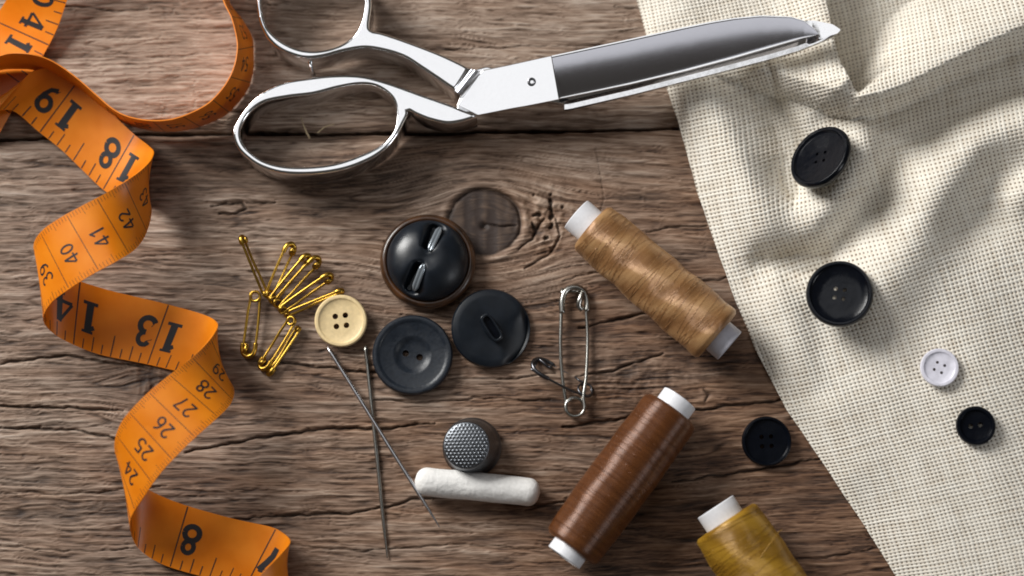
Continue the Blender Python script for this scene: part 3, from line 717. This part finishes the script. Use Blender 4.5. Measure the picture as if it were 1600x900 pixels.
# loop: standing ribbon, outer face
cmu = loop.find(350, 170, .2, .6)
lf = loop.facing(cmu)
for k in range(-6, 9):
    ul = cmu+k*1.0
    f0 = lambda x, y, ul=ul: (ul+np.asarray(y), np.asarray(x)/WD)
    if loop.s[-1]*.1 < ul < loop.s[-1]*.62:
        ink_strip(loop, f0, [(.04, 0), (WD-.04, 0)], .020, lf)
        t = str(56+k); f2 = lambda x, y, ul=ul: (ul+.27+np.asarray(y), np.asarray(x)/WD)
        ink_text(loop, [(t[0], .62, 0), (t[1], .96, 0)], SANS, f2, lf, .46)
parts = [main.solid(), band.solid(), loop.solid()]
V, F = join(parts); nb = len(F); Vi, Fi = join(inkparts)
V, F = join([(V, F), (Vi, Fi)])
me = mkmesh('tape_measure', V, F); me.materials.append(M['tape']); me.materials.append(M['ink'])
mi = np.zeros(len(F), np.int32); mi[nb:] = 1; me.polygons.foreach_set('material_index', mi)
me.set_sharp_from_angle(angle=R(50))
tag(link('tape_measure', me), 'orange tape measure with black numbers, twisted in a loose spiral on the left', 'tape measure')
# ------------------------------------------------------------------ scissors
sc = empty('scissors', P(800, 140, .0)); tag(sc, 'open-handled chrome tailor scissors with broad steel blades lying across the gap and onto the cloth', 'scissors')
sc_inv = Matrix.Translation(sc.location).inverted()
def child(name, me, mat, parent=sc):
    me.transform(Matrix.Translation(-sc.location)) ; return link(name, me, mat, parent)
def outline(pts, z, n=260):
    return evenly(np.vstack([c := crom([P2(x, y, z) for x, y in pts], n*3, True), c[:1]]), n+1)[:-1]
HZ = 1.40
outer = [(363, 207), (370, 187), (387, 163), (410, 143), (443, 128), (483, 121), (523, 117), (563, 118), (597, 126), (627, 136), (657, 147), (683, 156), (708, 165), (722, 171), (738, 177), (746, 182), (736, 186),
         (718, 191), (697, 193), (670, 187), (650, 179), (638, 173), (637, 180), (631, 192), (620, 213), (604, 232), (577, 250), (537, 265), (490, 272), (443, 271), (410, 262), (387, 248), (370, 230)]
inner = [(377, 200), (390, 177), (413, 160), (450, 152), (490, 147), (530, 137), (563, 132), (587, 135), (607, 147), (617, 163), (618, 187), (613, 207), (593, 227), (560, 243), (523, 255), (483, 260), (443, 259), (410, 250), (387, 233), (377, 217)]
me = solidcurve('handle', [outline(outer, HZ), outline(inner, HZ)[::-1]], 1.30, .085); me.transform(Matrix.Translation((0, 0, HZ-.65)))
h1 = child('handle', me, M['chrome']); h1['label'] = 'long oval finger handle, nearer the buttons'
outer = [(401, 0), (403, 22), (407, 38), (418, 60), (437, 77), (463, 88), (483, 91), (507, 88), (537, 80), (570, 75), (603, 80), (633, 90), (660, 107), (687, 125), (706, 138), (712, 139), (731, 109), (729, 104), (712, 95), (683, 82), (633, 63), (597, 51), (580, 47), (577, 38), (580, 13), (580, 0), (575, -25), (560, -50), (520, -72), (470, -78), (428, -62), (407, -30)]
inner = [(408, 0), (411, 23), (418, 43), (437, 62), (463, 75), (490, 79), (517, 75), (540, 65), (556, 50), (564, 33), (568, 17), (568, 0), (560, -32), (530, -57), (480, -64), (438, -50), (416, -25)]
HZ2 = 1.66
me = solidcurve('handle', [outline(outer, HZ2), outline(inner, HZ2)[::-1]], 1.45, .085); me.transform(Matrix.Translation((0, 0, HZ2-.725)))
h2 = child('handle', me, M['chrome']); h2['label'] = 'round thumb handle cut by the top edge'
# rounded shoulder where the thumb handle steps down to its tang
def loft(rows, closed_ends=True):
    rows = [np.asarray(r) for r in rows]; n = len(rows[0]); V = np.concatenate(rows); F = grid_faces(len(rows), n, cc=True).tolist()
    if closed_ends: F.append(list(range(n))[::-1]); F.append([(len(rows)-1)*n+k for k in range(n)])
    return V, F
rows = []
for t in np.linspace(0, 1, 9):
    a = (1-t)*np.array([731, 107])+t*np.array([750, 111]); b = (1-t)*np.array([709, 139])+t*np.array([718, 148])
    zt = HZ2-.03-.55*(1-math.sqrt(max(0, 1-t*t)))
    rows.append([P(*a, zt), P(*b, zt), P(*b, .8), P(*a, .8)])
me = mkmesh('shoulder', *loft(rows)); me.set_sharp_from_angle(angle=R(50)); child('shoulder', me, M['chrome'], h2)
# little stop peg
pg = tube([P(484, 90, 1.2), P(485, 99, 1.15), P(487, 108, 1.0), P(489, 117, .8)], [.10, .075, .06, .085], 12)
child('stop_peg', mkmesh('peg', *pg), M['chrome'], h2)
# tang of the blade B under the pivot
tang = [(730, 112), (760, 104), (800, 112), (860, 130), (895, 145), (890, 164), (850, 158), (790, 168), (746, 176), (712, 176), (716, 160)]
me = solidcurve('tang', [evenly(np.array([P2(x, y, 1.0) for x, y in tang+tang[:1]]), 120)[:-1]], .30, .04); me.transform(Matrix.Translation((0, 0, .88)))
child('tang', me, M['chrome'])
# pivot plate
def zl(px): return 1.30+(px-750)/560.*1.55
plate = [(753, 110), (862, 87), (874, 155), (822, 166), (746, 180), (714, 164)]
def slab(pts, th, zf, bev):
    """flat slab following the rising height zf(px)"""
    L = []
    for i, (x, y) in enumerate(pts):
        x2, y2 = pts[(i+1) % len(pts)]
        for t in np.linspace(0, 1, 10)[:-1]: L.append((x+(x2-x)*t, y+(y2-y)*t))
    c = np.mean(L, 0); 
    def ring(inset, dz): return [P(*(np.array(p)+(c-np.array(p))/np.linalg.norm(c-np.array(p))*inset*51.6), zf(p[0])+dz) for p in L]
    V = []; rings = [ring(0, -th), ring(0, -bev), ring(bev*.3, -bev*.3), ring(bev, 0)]
    for r in rings: V += [tuple(q) for q in r]
    n = len(L); F = grid_faces(4, n, cc=True).tolist(); F.append([3*n+k for k in range(n)]); F.append(list(range(n))[::-1])
    return np.array(V), F
me = mkmesh('pivot_plate', *slab(plate, .62, lambda x: zl(x), .025)); me.set_sharp_from_angle(angle=R(12))
pp = child('pivot_plate', me, M['chrome'])
sv, sf = lathe([(0.001, -.02), (.05, -.02), (.055, .0), (.075, .012), (.12, .012), (.135, -.01), (.135, -.1)], 32)
# recessed screw: dark bore with a bright rim
pc = P(831, 128, zl(831)); me = mkmesh('screw', sv, sf); me.transform(Matrix.Translation(pc+Vector((0, 0, .012))))
scw = child('pivot_screw', me, M['darkwire'], pp)
# blade A
def lerp_poly(pts, x): return np.interp(x, [p[0] for p in pts], [p[1] for p in pts])
AT = [(862, 87), (900, 79), (984, 61), (1066, 43), (1110, 34), (1147, 28), (1190, 24), (1236, 26), (1256, 32), (1270, 43), (1279, 53)]
AB = [(873, 154), (923, 144), (984, 131.5), (1066, 112), (1147, 90.5), (1248, 61), (1270, 56), (1279, 53.5)]
rows = []; rimrows = []
for t in np.r_[np.linspace(0, .9, 60), np.linspace(.905, 1, 30)]:
    xt = 862+(1279-862)*t; xb = 873+(1279-873)*t; yt = lerp_poly(AT, xt); yb = lerp_poly(AB, xb)
    z = zl(xt); w = abs(yb-yt)/68.0; sl = (.27-.13*t)*w
    T = np.array(P(xt, yt, z)); B = np.array(P(xb, yb, z-sl))
    row = [T+[0, 0, -.28], T+[0, 0, -.03], T]
    row.append(T+(B-T)*.03*(1)); row[-1][2] = z
    for s in np.linspace(.05, .96, 14):
        q = T+(B-T)*s; q[2] = z-.02*w-sl*s**2.1; row.append(q)
    b2 = B.copy(); b2[2] = z-sl*1.0; row += [b2, B+[0, 0, -.12]]
    rows.append(row)
V, F = loft(rows); me = mkmesh('blade', V, F); me.set_sharp_from_angle(angle=R(28))
me.materials.append(M['blade']); me.materials.append(M['chrome'])
n = len(rows[0]); idx = np.zeros(len(F), np.int32)
for i in range(len(rows)-1):
    for k in range(n):
        if k in (0, 1, 2, n-3, n-2): idx[i*n+k] = 1
me.polygons.foreach_set('material_index', idx)
bA = child('blade', me, None); bA['label'] = 'broad dark brushed upper blade'
# blade B (lower, bright edge strip and tip)
BT = [(860, 118), (984, 92), (1066, 74), (1147, 56), (1236, 38), (1262, 32), (1273, 32), (1301, 38), (1312, 45)]
BB = [(880, 171), (890, 170), (990, 147), (1135, 110), (1200, 93), (1248, 79), (1290, 62), (1309, 52), (1313, 47)]
rows = []
for t in np.r_[np.linspace(0, .9, 70), np.linspace(.905, 1, 24)]:
    xt = 860+(1312-860)*t; xb = 882+(1313-882)*t; yt = lerp_poly(BT, xt); yb = lerp_poly(BB, xb); z = zl(xt)-.46+.14*max(0, (t-.9)/.1)
    T = np.array(P(xt, yt, z)); B = np.array(P(xb, yb, z)); wq = min(1, abs(yb-yt)/24)*min(1, max(0, (1-t)/.12)); B2 = np.array(P(xb, yb-7.5*wq, z)); B3 = np.array(P(xb, yb-15*wq, z))-[0, 0, .14*wq*min(1, max(0, (.93-t)/.1))]
    rows.append([T+[0, 0, -.2], T, T*.85+B3*.15, T*.3+B3*.7, B3, B2, B+[0, 0, -.015], B+[0, 0, -.22]])
me = mkmesh('blade', *loft(rows)); me.set_sharp_from_angle(angle=R(30)); bB = child('blade', me, M['chrome']); bB['label'] = 'thin bright lower blade with the pointed tip'
# ------------------------------------------------------------------ buttons
PX = 1/51.6
def button_mesh(r, th, prof, holes, hr):
    V, F = lathe(prof, 96); V = np.array(V)
    n = 96; F = list(F); F.append(list(range(n))[::-1]); F.append([(len(prof)-1)*n+k for k in range(n)])
    me = mkmesh('button', V, F)
    if holes:
        me = boolcut(me, [cyl(x, y, hr, -1, 2) for x, y in holes])
        me.polygons.foreach_set('use_smooth', [True]*len(me.polygons))
    me.set_sharp_from_angle(angle=R(38))
    return me
def rimprof(r, th, rim, dip, well=None, wdip=0):
    p = [(r*.80, 0), (r*.93, .02), (r*.985, th*.35), (r, th*.6), (r*.985, th*.85), (r*.955, th*.98), (r-rim*.5, th), (r-rim*.85, th*.97), (r-rim, th-dip*.6), (r-rim*1.25, th-dip)]
    if well:
        p += [(well*1.12, th-dip), (well*1.0, th-dip-.01), (well*.88, th-dip-wdip*.6), (well*.6, th-dip-wdip), (.03, th-dip-wdip)]
    else:
        p += [(r*.5, th-dip*1.15), (.03, th-dip*1.2)]
    return p
def holes4(d, ang): return [(d*math.cos(R(ang+90*k)), d*math.sin(R(ang+90*k))) for k in range(4)]
def place(o, px, py, z, tilt=(0, 0), rz=0):
    o.location = P(px, py, z); o.rotation_euler = (R(tilt[0]), R(tilt[1]), R(rz))
def base(px, py, th): return P(px, py, th)
B2 = link('button', button_mesh(1, .3, rimprof(1.21, .30, .20, .05, .54, .10), [(-.215, .03), (.215, -.03)], .10), M['satin'])
place(B2, 645, 556, .07, (0, 0), -8); tag(B2, 'big matt black two-hole button with a round well, below the domed button', 'button', 'black buttons on the wood')
# shank button
b3 = empty('button', P(766, 514, .10)); b3.rotation_euler = (R(3), R(6), 0); tag(b3, 'large dark button lying with a slotted shank loop up, right of the two-hole button', 'button', 'black buttons on the wood')
prof = [(.9, 0), (1.12, .05), (1.19, .13), (1.19, .18), (1.15, .25), (1.05, .29), (.95, .30), (.6, .27), (.3, .28), (.02, .28)]
me = button_mesh(1, .3, prof, None, 0)
cv = np.array([v.co[:] for v in me.vertices])
d = cv[:, 0]*math.cos(R(-18))+cv[:, 1]*math.sin(R(-18)); top = cv[:, 2] > .2
cv[:, 2] -= np.where(top, .22*sstep(.62, 1.12, d), 0); me.vertices.foreach_set('co', cv.ravel().astype(np.float32)); me.update()
link('disc', me, M['gloss'], b3)
# raised boss with slotted bridge
bo, bf = lathe([(.42, .24), (.36, .32), (.27, .37), (.15, .385), (.01, .385)], 48); bo[:, 0] *= .62; bo[:, 1] *= 1.12
me = mkmesh('boss', bo, bf); me.transform(Matrix.Rotation(R(33), 4, 'Z')); bs = link('shank', me, M['gloss'], b3)
sup = lambda a, b: [(a*math.copysign(abs(math.cos(t))**.55, math.cos(t)), b*math.copysign(abs(math.sin(t))**.55, math.sin(t))) for t in np.linspace(0, 2*math.pi, 49)[:-1]]; sl = sup(.19, .46); sli = sup(.11, .37)
me = solidcurve('loop', [sl, sli[::-1]], .22, .035); me.transform(Matrix.Rotation(R(33), 4, 'Z') @ Matrix.Translation((0, 0, .42))); link('shank_loop', me, M['gloss'], bs)
me = solidcurve('slot', [[(x*.98, y*.98) for x, y in sli]], .03, .004); me.transform(Matrix.Rotation(R(33), 4, 'Z') @ Matrix.Translation((0, 0, .41))); link('slot', me, M['black'], bs)
# domed button in a horn rim
b1 = empty('button', P(669, 411, .05)); tag(b1, 'big glossy domed slate button in a brown horn rim, next to the wood knot', 'button')
prof = [(1.05, 0), (1.34, .05), (1.43, .16), (1.445, .28), (1.41, .38), (1.35, .44), (1.27, .46), (1.2, .36), (1.0, .12)]
V, F = lathe(prof, 96); link('rim', mkmesh('rim', V, F), M['horn'], b1)
# dome: two lobes with a valley between, crossed by a strap
nr, na = 60, 160; rr = np.linspace(0.001, 1.225, nr); aa = np.arange(na)*2*math.pi/na
Rr, Aa = np.meshgrid(rr, aa, indexing='ij'); Xd, Yd = Rr*np.cos(Aa), Rr*np.sin(Aa)
Zd = .44+.66*np.sqrt(np.clip(1-(Rr/1.23)**2, 0, 1))
bx, by = math.cos(R(68)), math.sin(R(68))     # bar direction (up right)
al = Xd*bx+Yd*by; pe = -Xd*by+Yd*bx           # along / across the strap
valley = np.exp(-((pe-.10)/(.06+.24*np.abs(al)))**2)*sstep(.08, .45, np.abs(al))
Zd = Zd-.36*valley*sstep(1.25, .95, Rr)-.42*np.exp(-((pe-.20)/.085)**2)*sstep(.20, .34, np.abs(al))*sstep(1.10, .98, np.abs(al))-.10*np.exp(-(Rr/.30)**2)
Zd = np.maximum(Zd, .40)
Vd = np.stack([Xd, Yd, Zd], -1).reshape(-1, 3); dm = link('dome', mkmesh('dome', Vd, grid_faces(nr, na, cc=True)), M['gloss'], b1)
for sg in (1, -1):
    c0, c1 = (.20, 1.04) if sg > 0 else (-1.04, -.22)
    rows = []
    for t in np.linspace(0, 1, 14):
        a = c0+(c1-c0)*t; zz = .44+.66*math.sqrt(max(0, 1-(a/1.23)**2))-.04
        e = .10*min(1, math.sin(math.pi*min(max(t, .04), .96))*3)
        rows.append([(a*bx-q*by*1.0, a*by+q*bx, zz+dz) for q, dz in ((-e, -.2), (-e, .0), (-e*.5, .03), (-e*.15, .0), (e*.15, .0), (e*.5, .03), (e, .0), (e, -.2))])
    link('metal_bar', mkmesh('bar', *loft(rows)), M['bar'], b1)
B4 = link('button', button_mesh(1, .24, rimprof(.79, .26, .13, .05), holes4(.215, 52), .086), M['cream'])
place(B4, 533, 502, .16, (4, 2), 0); tag(B4, 'small cream yellow four-hole button beside the brass safety pins', 'button')
def on_cloth(name, mesh, mat, px, py, tilt, lift, label, group=None, rz=0):
    o = link('button', mesh, mat); z = cz(px, py); c = P(px, py, z); rr = max(v.co.x for v in mesh.vertices)
    th = np.linspace(0, 2*math.pi, 25)[:-1]; q = np.concatenate([[(0, 0)]]+[[(c.x+f*rr*math.cos(a), c.y+f*rr*math.sin(a)) for a in th] for f in (.5, .9)])
    q[0] = (c.x, c.y); zz = cloth_z(q[:, 0], q[:, 1]); A_ = np.c_[q[:, 0]-c.x, q[:, 1]-c.y, np.ones(len(q))]; sol = np.linalg.lstsq(A_, zz, rcond=None)[0]*np.array([.35, .35, 1])
    resid = (zz-A_@sol).max(); o.location = P(px, py, sol[2]+resid+lift-.04); n_ = Vector((-sol[0], -sol[1], 1)).normalized()
    o.rotation_mode = 'QUATERNION'; o.rotation_quaternion = Vector((0, 0, 1)).rotation_difference(n_) @ Quaternion((0, 0, 1), R(rz)); tag(o, label, 'button', group); return o
me = button_mesh(1, .3, rimprof(1.03, .32, .16, .09), holes4(.2, 40), .05); rot = Matrix.Rotation(R(0), 4, 'Z')
b5 = link('button', me, M['black']); b5.location = P(1288, 251, cz(1288, 251)+.56)
b5.rotation_mode = 'QUATERNION'
nrm = Vector((-.64, .35, .68)).normalized(); b5.rotation_quaternion = Vector((0, 0, 1)).rotation_difference(nrm)
tag(b5, 'black button tipped steeply against a cloth fold, nearest the scissor blades', 'button', 'dark buttons on the cloth')
on_cloth('button', button_mesh(1, .3, rimprof(.99, .34, .14, .07, None), holes4(.19, 35), .06), M['black'], 1312, 461, (8, -4), .02, 'largest glossy black four-hole button on the cloth, in the middle of the four', 'dark buttons on the cloth')
on_cloth('button', button_mesh(1, .2, rimprof(.57, .2, .12, .05), holes4(.165, 20), .045), M['pearl'], 1467, 575, (2, -6), .03, 'small pearly white four-hole button on the cloth')
on_cloth('button', button_mesh(1, .2, rimprof(.585, .24, .13, .08), [(-.14, -.01), (.14, .03)], .075), M['black'], 1523, 666, (0, 4), .03, 'small black two-hole button on the cloth below the white button', 'dark buttons on the cloth')
B9 = link('button', button_mesh(1, .3, rimprof(.75, .30, .10, .08), holes4(.2, 48), .065), M['black'])
place(B9, 1196, 690, .06, (3, 3), 0); tag(B9, 'black four-hole button on bare wood beside the edge of the cloth', 'button', 'black buttons on the wood')
# ------------------------------------------------------------------ thread spools
def spool(a, za, b, zb, r0, r1, core_r, e0, e1, mat, label, bulge, slant, winds, core2=None, stray=None, seed=0):
    pa, pb = P(*a, za), P(*b, zb); ax = (pb-pa); L = ax.length; q = Vector((0, 0, 1)).rotation_difference(ax.normalized())
    root = empty('thread_spool', pa); root.rotation_mode = 'QUATERNION'; root.rotation_quaternion = q; tag(root, label, 'thread spool', 'spools of thread')
    prof = [(core_r, -.02)]
    N = 70
    def rad(t): 
        return (r0+(r1-r0)*t)*(1+bulge*math.sin(math.pi*t))
    for i in range(N+1):
        t = i/N; e = min(t, 1-t)*L; rr = rad(t)-.10*math.exp(-(e/.05)**1.2) ; prof.append((rr, t*L))
    prof.append((core_r, L+.02))
    V, F = lathe(prof, 120); V = np.array(V)
    an = np.arctan2(V[:, 1], V[:, 0]); rr = np.hypot(V[:, 0], V[:, 1])
    # diamonds of cross winding, softly uneven
    k1 = np.sin((V[:, 2]*winds+an*slant)); k2 = np.sin((V[:, 2]*winds-an*slant)+1.3)
    nn = perl(V[:, 2]*1.6+seed, np.cos(an)*1.2+np.sin(an)*.7+3, 7+seed)
    dr = (.020*np.maximum(k1, k2) if slant else 0)+.018*nn; s = 1+np.where(rr > core_r*1.2, dr, 0)
    V[:, 0] *= s; V[:, 1] *= s
    me = mkmesh('thread', V, F); at = me.attributes.new('lay', 'FLOAT', 'POINT')
    at.data.foreach_set('value', (np.clip(k1*1.1-.25*k2, -1, 1) if slant else 0*k1).astype(np.float32)); th = link('thread', me, mat, root)
    # loose strands lying over the body
    st = []; rnd = random.Random(seed+5)
    for k in range(46 if slant else 60):
        z0 = rnd.uniform(.15, L-.15); sp = rnd.choice((-1, 1))*rnd.uniform(.25, 1.1)*(.9 if slant else .10); a0 = rnd.uniform(0, 6.28); nturn = rnd.uniform(.6, 1.3)
        pts = []
        for i in range(40):
            u = i/39*nturn*2*math.pi; z = z0+sp*(u/6.28)
            if z < .08 or z > L-.08: continue
            pts.append((a0+u, z))
        if len(pts) < 6: continue
        pl_ = []
        for an_, z in pts:
            rb = rad(z/L); e = min(z, L-z); rb = (rb-.10*math.exp(-(e/.05)**1.2))
            k1 = math.sin(z*winds+math.atan2(math.sin(an_), math.cos(an_))*slant); k2 = math.sin(z*winds-math.atan2(math.sin(an_), math.cos(an_))*slant+1.3)
            nv = float(perl(np.array([z*1.6+seed]), np.array([math.cos(an_)*1.2+math.sin(an_)*.7+3]), 7+seed)[0])
            rb *= 1+(.020*max(k1, k2) if slant else 0)+.018*nv
            pl_.append((rb*math.cos(an_)*1.003, rb*math.sin(an_)*1.003, z))
        st.append(tube(pl_, .008, 5))
    V, F = join(st); link('strands', mkmesh('strands', V, F), mat, th)
    # core tube, two ends
    for zz0, zz1, m in ((-e0, .1, M['plastic']), (L-.1, L+e1, core2 or M['plastic'])):
        o_, i_ = core_r, core_r*.78
        pr = [(i_, zz0+.02), (i_+.02, zz0), (o_-.02, zz0), (o_, zz0+.02), (o_, zz1-.02), (o_-.02, zz1), (i_+.02, zz1), (i_, zz1-.02)]
        V, F = lathe(pr, 64, closed=True); V = np.asarray(V); me = mkmesh('core', V, F); me.set_sharp_from_angle(angle=R(40)); link('core', me, m, root)
    if stray:
        V, F = tube(crom(stray, 30), .012, 5); me = mkmesh('loose', V, F); me.transform(root.matrix_basis.inverted()); link('loose_thread', me, mat, root)
    return root
spool((924, 355), .93, (1121, 524), .98, .86, .93, .545, .60, .48, M['tan'], 'tan thread spool in the middle, its far end almost touching the cloth edge', .0, 4, 4.4, M['greyp'], seed=1)
spool((1049, 641), .98, (892, 856), .98, .90, .90, .56, .44, .36, M['brown'], 'dark reddish brown thread spool, tightly and straight wound', .055, 0, 1.0, seed=2)
spool((1133, 815), 1.05, (1262, 1010), 1.05, 1.05, 1.12, .62, .52, .48, M['mustard'], 'mustard yellow thread spool cut off by the bottom edge', .01, 4, 3.6, seed=3,
      stray=[tuple(P(1170, 895, 2.0)), tuple(P(1190, 868, 2.15)), tuple(P(1206, 845, 2.13)), tuple(P(1216, 832, 2.02)), tuple(P(1222, 828, 1.9))])
# ------------------------------------------------------------------ thimble
nr = 150; na = 240; prof = []
H = 1.35; rt, rbm = .70, .86
for i in range(nr):
    t = i/(nr-1)
    if t < .42: q = t/.42; prof.append((rt*.93*q+.001, H-.09*q**2.2))
    elif t < .52: q = (t-.42)/.10; a = q*math.pi/2; prof.append((rt*.93+rt*.07*math.sin(a), H-.09-.09*(1-math.cos(a))))
    else: q = (t-.52)/.48; prof.append((rt+(rbm-rt)*q, H-.18-(H-.18)*q))
V, F = lathe(prof, na); V = np.array(V); rr = np.hypot(V[:, 0], V[:, 1]); an = np.arctan2(V[:, 1], V[:, 0])
p = .115; gu = V[:, 0]/p; gv = (V[:, 1]/p)/.866; row = np.round(gv); uu = gu-.5*(row % 2); du = (uu-np.round(uu)); dv = (gv-row)*.866
dot = np.exp(-((du**2+dv**2)/.055)); topm = sstep(.66, .60, rr)*(V[:, 2] > H-.15)
V[:, 2] += -.030*dot*topm+.008*topm
side = (V[:, 2] < H-.22) & (V[:, 2] > .55); g1 = an*(.78/.11); g2 = V[:, 2]/.10; r2 = np.round(g2); u2 = g1-.5*(r2 % 2); d2 = np.exp(-(((u2-np.round(u2))**2+(g2-r2)**2)/.06))
k = 1-np.where(side, .028*d2, 0); V[:, 0] *= k; V[:, 1] *= k
bead = np.exp(-((V[:, 2]-.08)/.07)**2)*.04; s = 1+bead/np.maximum(rr, .05)*(rr > .3); V[:, 0] *= s; V[:, 1] *= s
tb = link('thimble', mkmesh('thimble', V, F), M['thimble']); tb.location = P(738, 699, .03); tb.rotation_euler = (R(2), R(-7), 0)
tag(tb, 'dark pewter sewing thimble with dimpled top standing above the white chalk stick', 'thimble')
# ------------------------------------------------------------------ chalk
a, b = P(670, 753, .44), P(822, 768, .42); ax = b-a; L = ax.length
prof = []
for i in range(80):
    t = i/79; z = -.42+(L+.84)*t; r = .43-.02*t; e = min(z+.42, L+.42-z); r *= math.sqrt(max(0, 1-max(0, 1-e/.40)**2.4)); prof.append((max(r, .002), z))
V, F = lathe(prof, 64); V = np.array(V); n = fbm(V[:, 2]*1.4, np.arctan2(V[:, 1], V[:, 0])*.9+9, 3, 33); rr = 1+.035*n
V[:, 0] *= rr; V[:, 1] *= rr
ch = link('chalk', mkmesh('chalk', V, F), M['chalk']); ch.location = a; ch.rotation_mode = 'QUATERNION'; ch.rotation_quaternion = Vector((0, 0, 1)).rotation_difference(ax.normalized())
tag(ch, 'stubby white tailor chalk stick with rounded ends lying below the thimble', 'chalk')
# ------------------------------------------------------------------ needles
def needle(a, za, b, zb, r, label, mat):
    pa, pb = P(*a, za), P(*b, zb); ax = pb-pa; L = ax.length; N = 60
    rad = []; path = []
    for i in range(N):
        t = i/(N-1); path.append((0, 0, t*L)); e = t*L
        f = 1.15 if e < .45 else 1.0
        rr = r*f*math.sqrt(min(1, (e+.004)/.08)) * (1 if t < .78 else max(.05, 1-((t-.78)/.22)**2*.8)); rad.append(rr)
    V, F = tube(path, rad, 12); me = mkmesh('needle', V, F)
    ev, ef = cyl(0, 0, .5, -1, 1, 20); ev = ev*np.array([r*.75, .34, 1]); ev = ev@np.array([[1, 0, 0], [0, 0, 1], [0, 1, 0]]).T; ev[:, 2] += .26
    me = boolcut(me, [(ev, [f[::-1] for f in ef])]); me.polygons.foreach_set('use_smooth', [True]*len(me.polygons)); me.set_sharp_from_angle(angle=R(45))
    o = link('needle', me, mat); o.location = pa
    X = ax.normalized(); q = Vector((0, 0, 1)).rotation_difference(X); o.rotation_mode = 'QUATERNION'; o.rotation_quaternion = q
    # turn the eye to face up
    y = q @ Vector((0, 1, 0)); ang = math.atan2(y.dot(X.cross(Vector((0, 0, 1)))), y.dot(Vector((0, 0, 1))-X*X.z)); o.rotation_quaternion = Quaternion(X, ang) @ q
    tag(o, label, 'needle', 'sewing needles'); return o
needle((571, 539), .06, (605, 872), .05, .062, 'nearly upright pale sewing needle, crossed over by the slanting one', M['nickel'])
needle((512, 543), .12, (687, 824), .60, .058, 'dark slanting sewing needle crossing over the other, its point passing the chalk', M['needle'])
# ------------------------------------------------------------------ safety pins
def pin(head, coil, zh, zc, W, r, mat, label, group, roll=0.0, name='safety_pin', cap=1.0, bow=0.0):
    ph, pc = P(*head, zh), P(*coil, zc); ax = ph-pc; L = ax.length
    up = Vector((0, 0, 1)); Xa = ax.normalized(); Ya = up.cross(Xa).normalized(); Za = Xa.cross(Ya)
    Mx = Matrix((Xa, Ya, Za)).transposed().to_4x4(); root = empty(name, pc); root.rotation_euler = (Mx @ Matrix.Rotation(R(roll), 4, 'X')).to_euler(); tag(root, label, 'safety pin', group)
    cr = W*.38                                      # coil radius
    pts = [(L-.02, W*.50, 0), (L*.75, W*.52+bow*.5, 0), (L*.5, W*.50+bow, 0), (L*.25, W*.44+bow*.6, 0), (cr*1.1, W*.36, 0)]
    for k in range(20):
        a = math.pi/2+k/19*2*math.pi*1.5; pts.append((cr*.6+cr*math.cos(a), cr*math.sin(a), r*1.9*(k/19)*1.2))
    pts = pts[:]; zt = pts[-1][2]
    pts += [(cr*1.8, -W*.34, zt*.8), (L*.3, -W*.42-bow*.5, zt*.5), (L*.6, -W*.46-bow*.8, .0), (L*.85, -W*.46, 0), (L-.03, -W*.42, 0)]
    V, F = tube(crom(pts, 170), r, 8); link('wire', mkmesh('wire', V, F), mat, root)
    # clasp: a folded sheet band over the head with the hook plate inside
    cl = W*1.05*cap; hw = W*.50; arch = [(L-cl, hw*1.02, 0), (L-cl*.55, hw*1.04, 0), (L-cl*.22, hw*.86, 0), (L-cl*.03, hw*.48, 0), (L+.02, 0, 0), (L-cl*.03, -hw*.48, 0), (L-cl*.22, -hw*.86, 0), (L-cl*.55, -hw*1.04, 0), (L-cl*.9, -hw*1.0, 0)]
    V, F = tube(crom(arch, 50), r*1.75, 10); V = V*np.array([1, 1, 1.2]); a_ = (V, F)
    hk = [(L-cl*.20, -hw*.62, r*1.2), (L-cl*.45, -hw*.40, r*1.9), (L-cl*.70, -hw*.32, r*1.2), (L-cl*.85, -hw*.60, r*.2)]
    b_ = tube(crom(hk, 16), r*1.6, 8)
    c_ = tube([(L-cl*.1, -hw*.5, -r*.9), (L-cl*.1, hw*.5, -r*.9)], [r*1.6, r*1.6], 8)
    me = mkmesh('clasp', *join([a_, b_, c_]))
    link('clasp', me, mat, root)
    return root
BG = 'brass safety pins in a bunch'
brass = [((378, 371), (414, 462), .45, .20, .20, 62, 'brass safety pin standing apart at the upper left of the fanned bunch'),
         ((456, 382), (419, 463), .38, .16, .30, 35, 'brass safety pin whose clasp is the highest of the five fanned side by side'),
         ((482, 400), (423, 469), .42, .24, .26, 50, 'brass safety pin, second of the fanned five counting from the highest clasp'),
         ((497, 404), (430, 475), .34, .18, .30, 40, 'brass safety pin in the middle of the five fanned ones'),
         ((517, 431), (438, 484), .36, .24, .26, 48, 'brass safety pin, fourth of the fanned five, its clasp above the cream button'),
         ((534, 455), (446, 490), .34, .14, .16, 68, 'brass safety pin with its clasp touching the top of the cream button'),
         ((387, 556), (400, 459), .14, .20, .38, 8, 'widest brass safety pin, hanging down at the left of the bunch'),
         ((409, 575), (458, 499), .14, .30, .30, 20, 'brass safety pin pointing down, right of the widest one'),
         ((420, 584), (468, 514), .10, .16, .20, 60, 'lowest brass safety pin, partly under its neighbour')]
for h, c, zh, zc, w, rl, lb in brass: pin(h, c, zh, zc, w, .042, M['brass'], lb, BG, rl, cap=1.0)
pin((898, 450), (898, 645), .20, .16, .74, .055, M['nickel'], 'large closed silver safety pin lying upright beside the tan spool', 'silver safety pins', 5, bow=.06)
pin((834, 566), (920, 614), .20, .07, .60, .034, M['darkwire'], 'dark metal safety pin, shade put into its colour, lying crosswise under the large silver one', 'silver safety pins', 38)
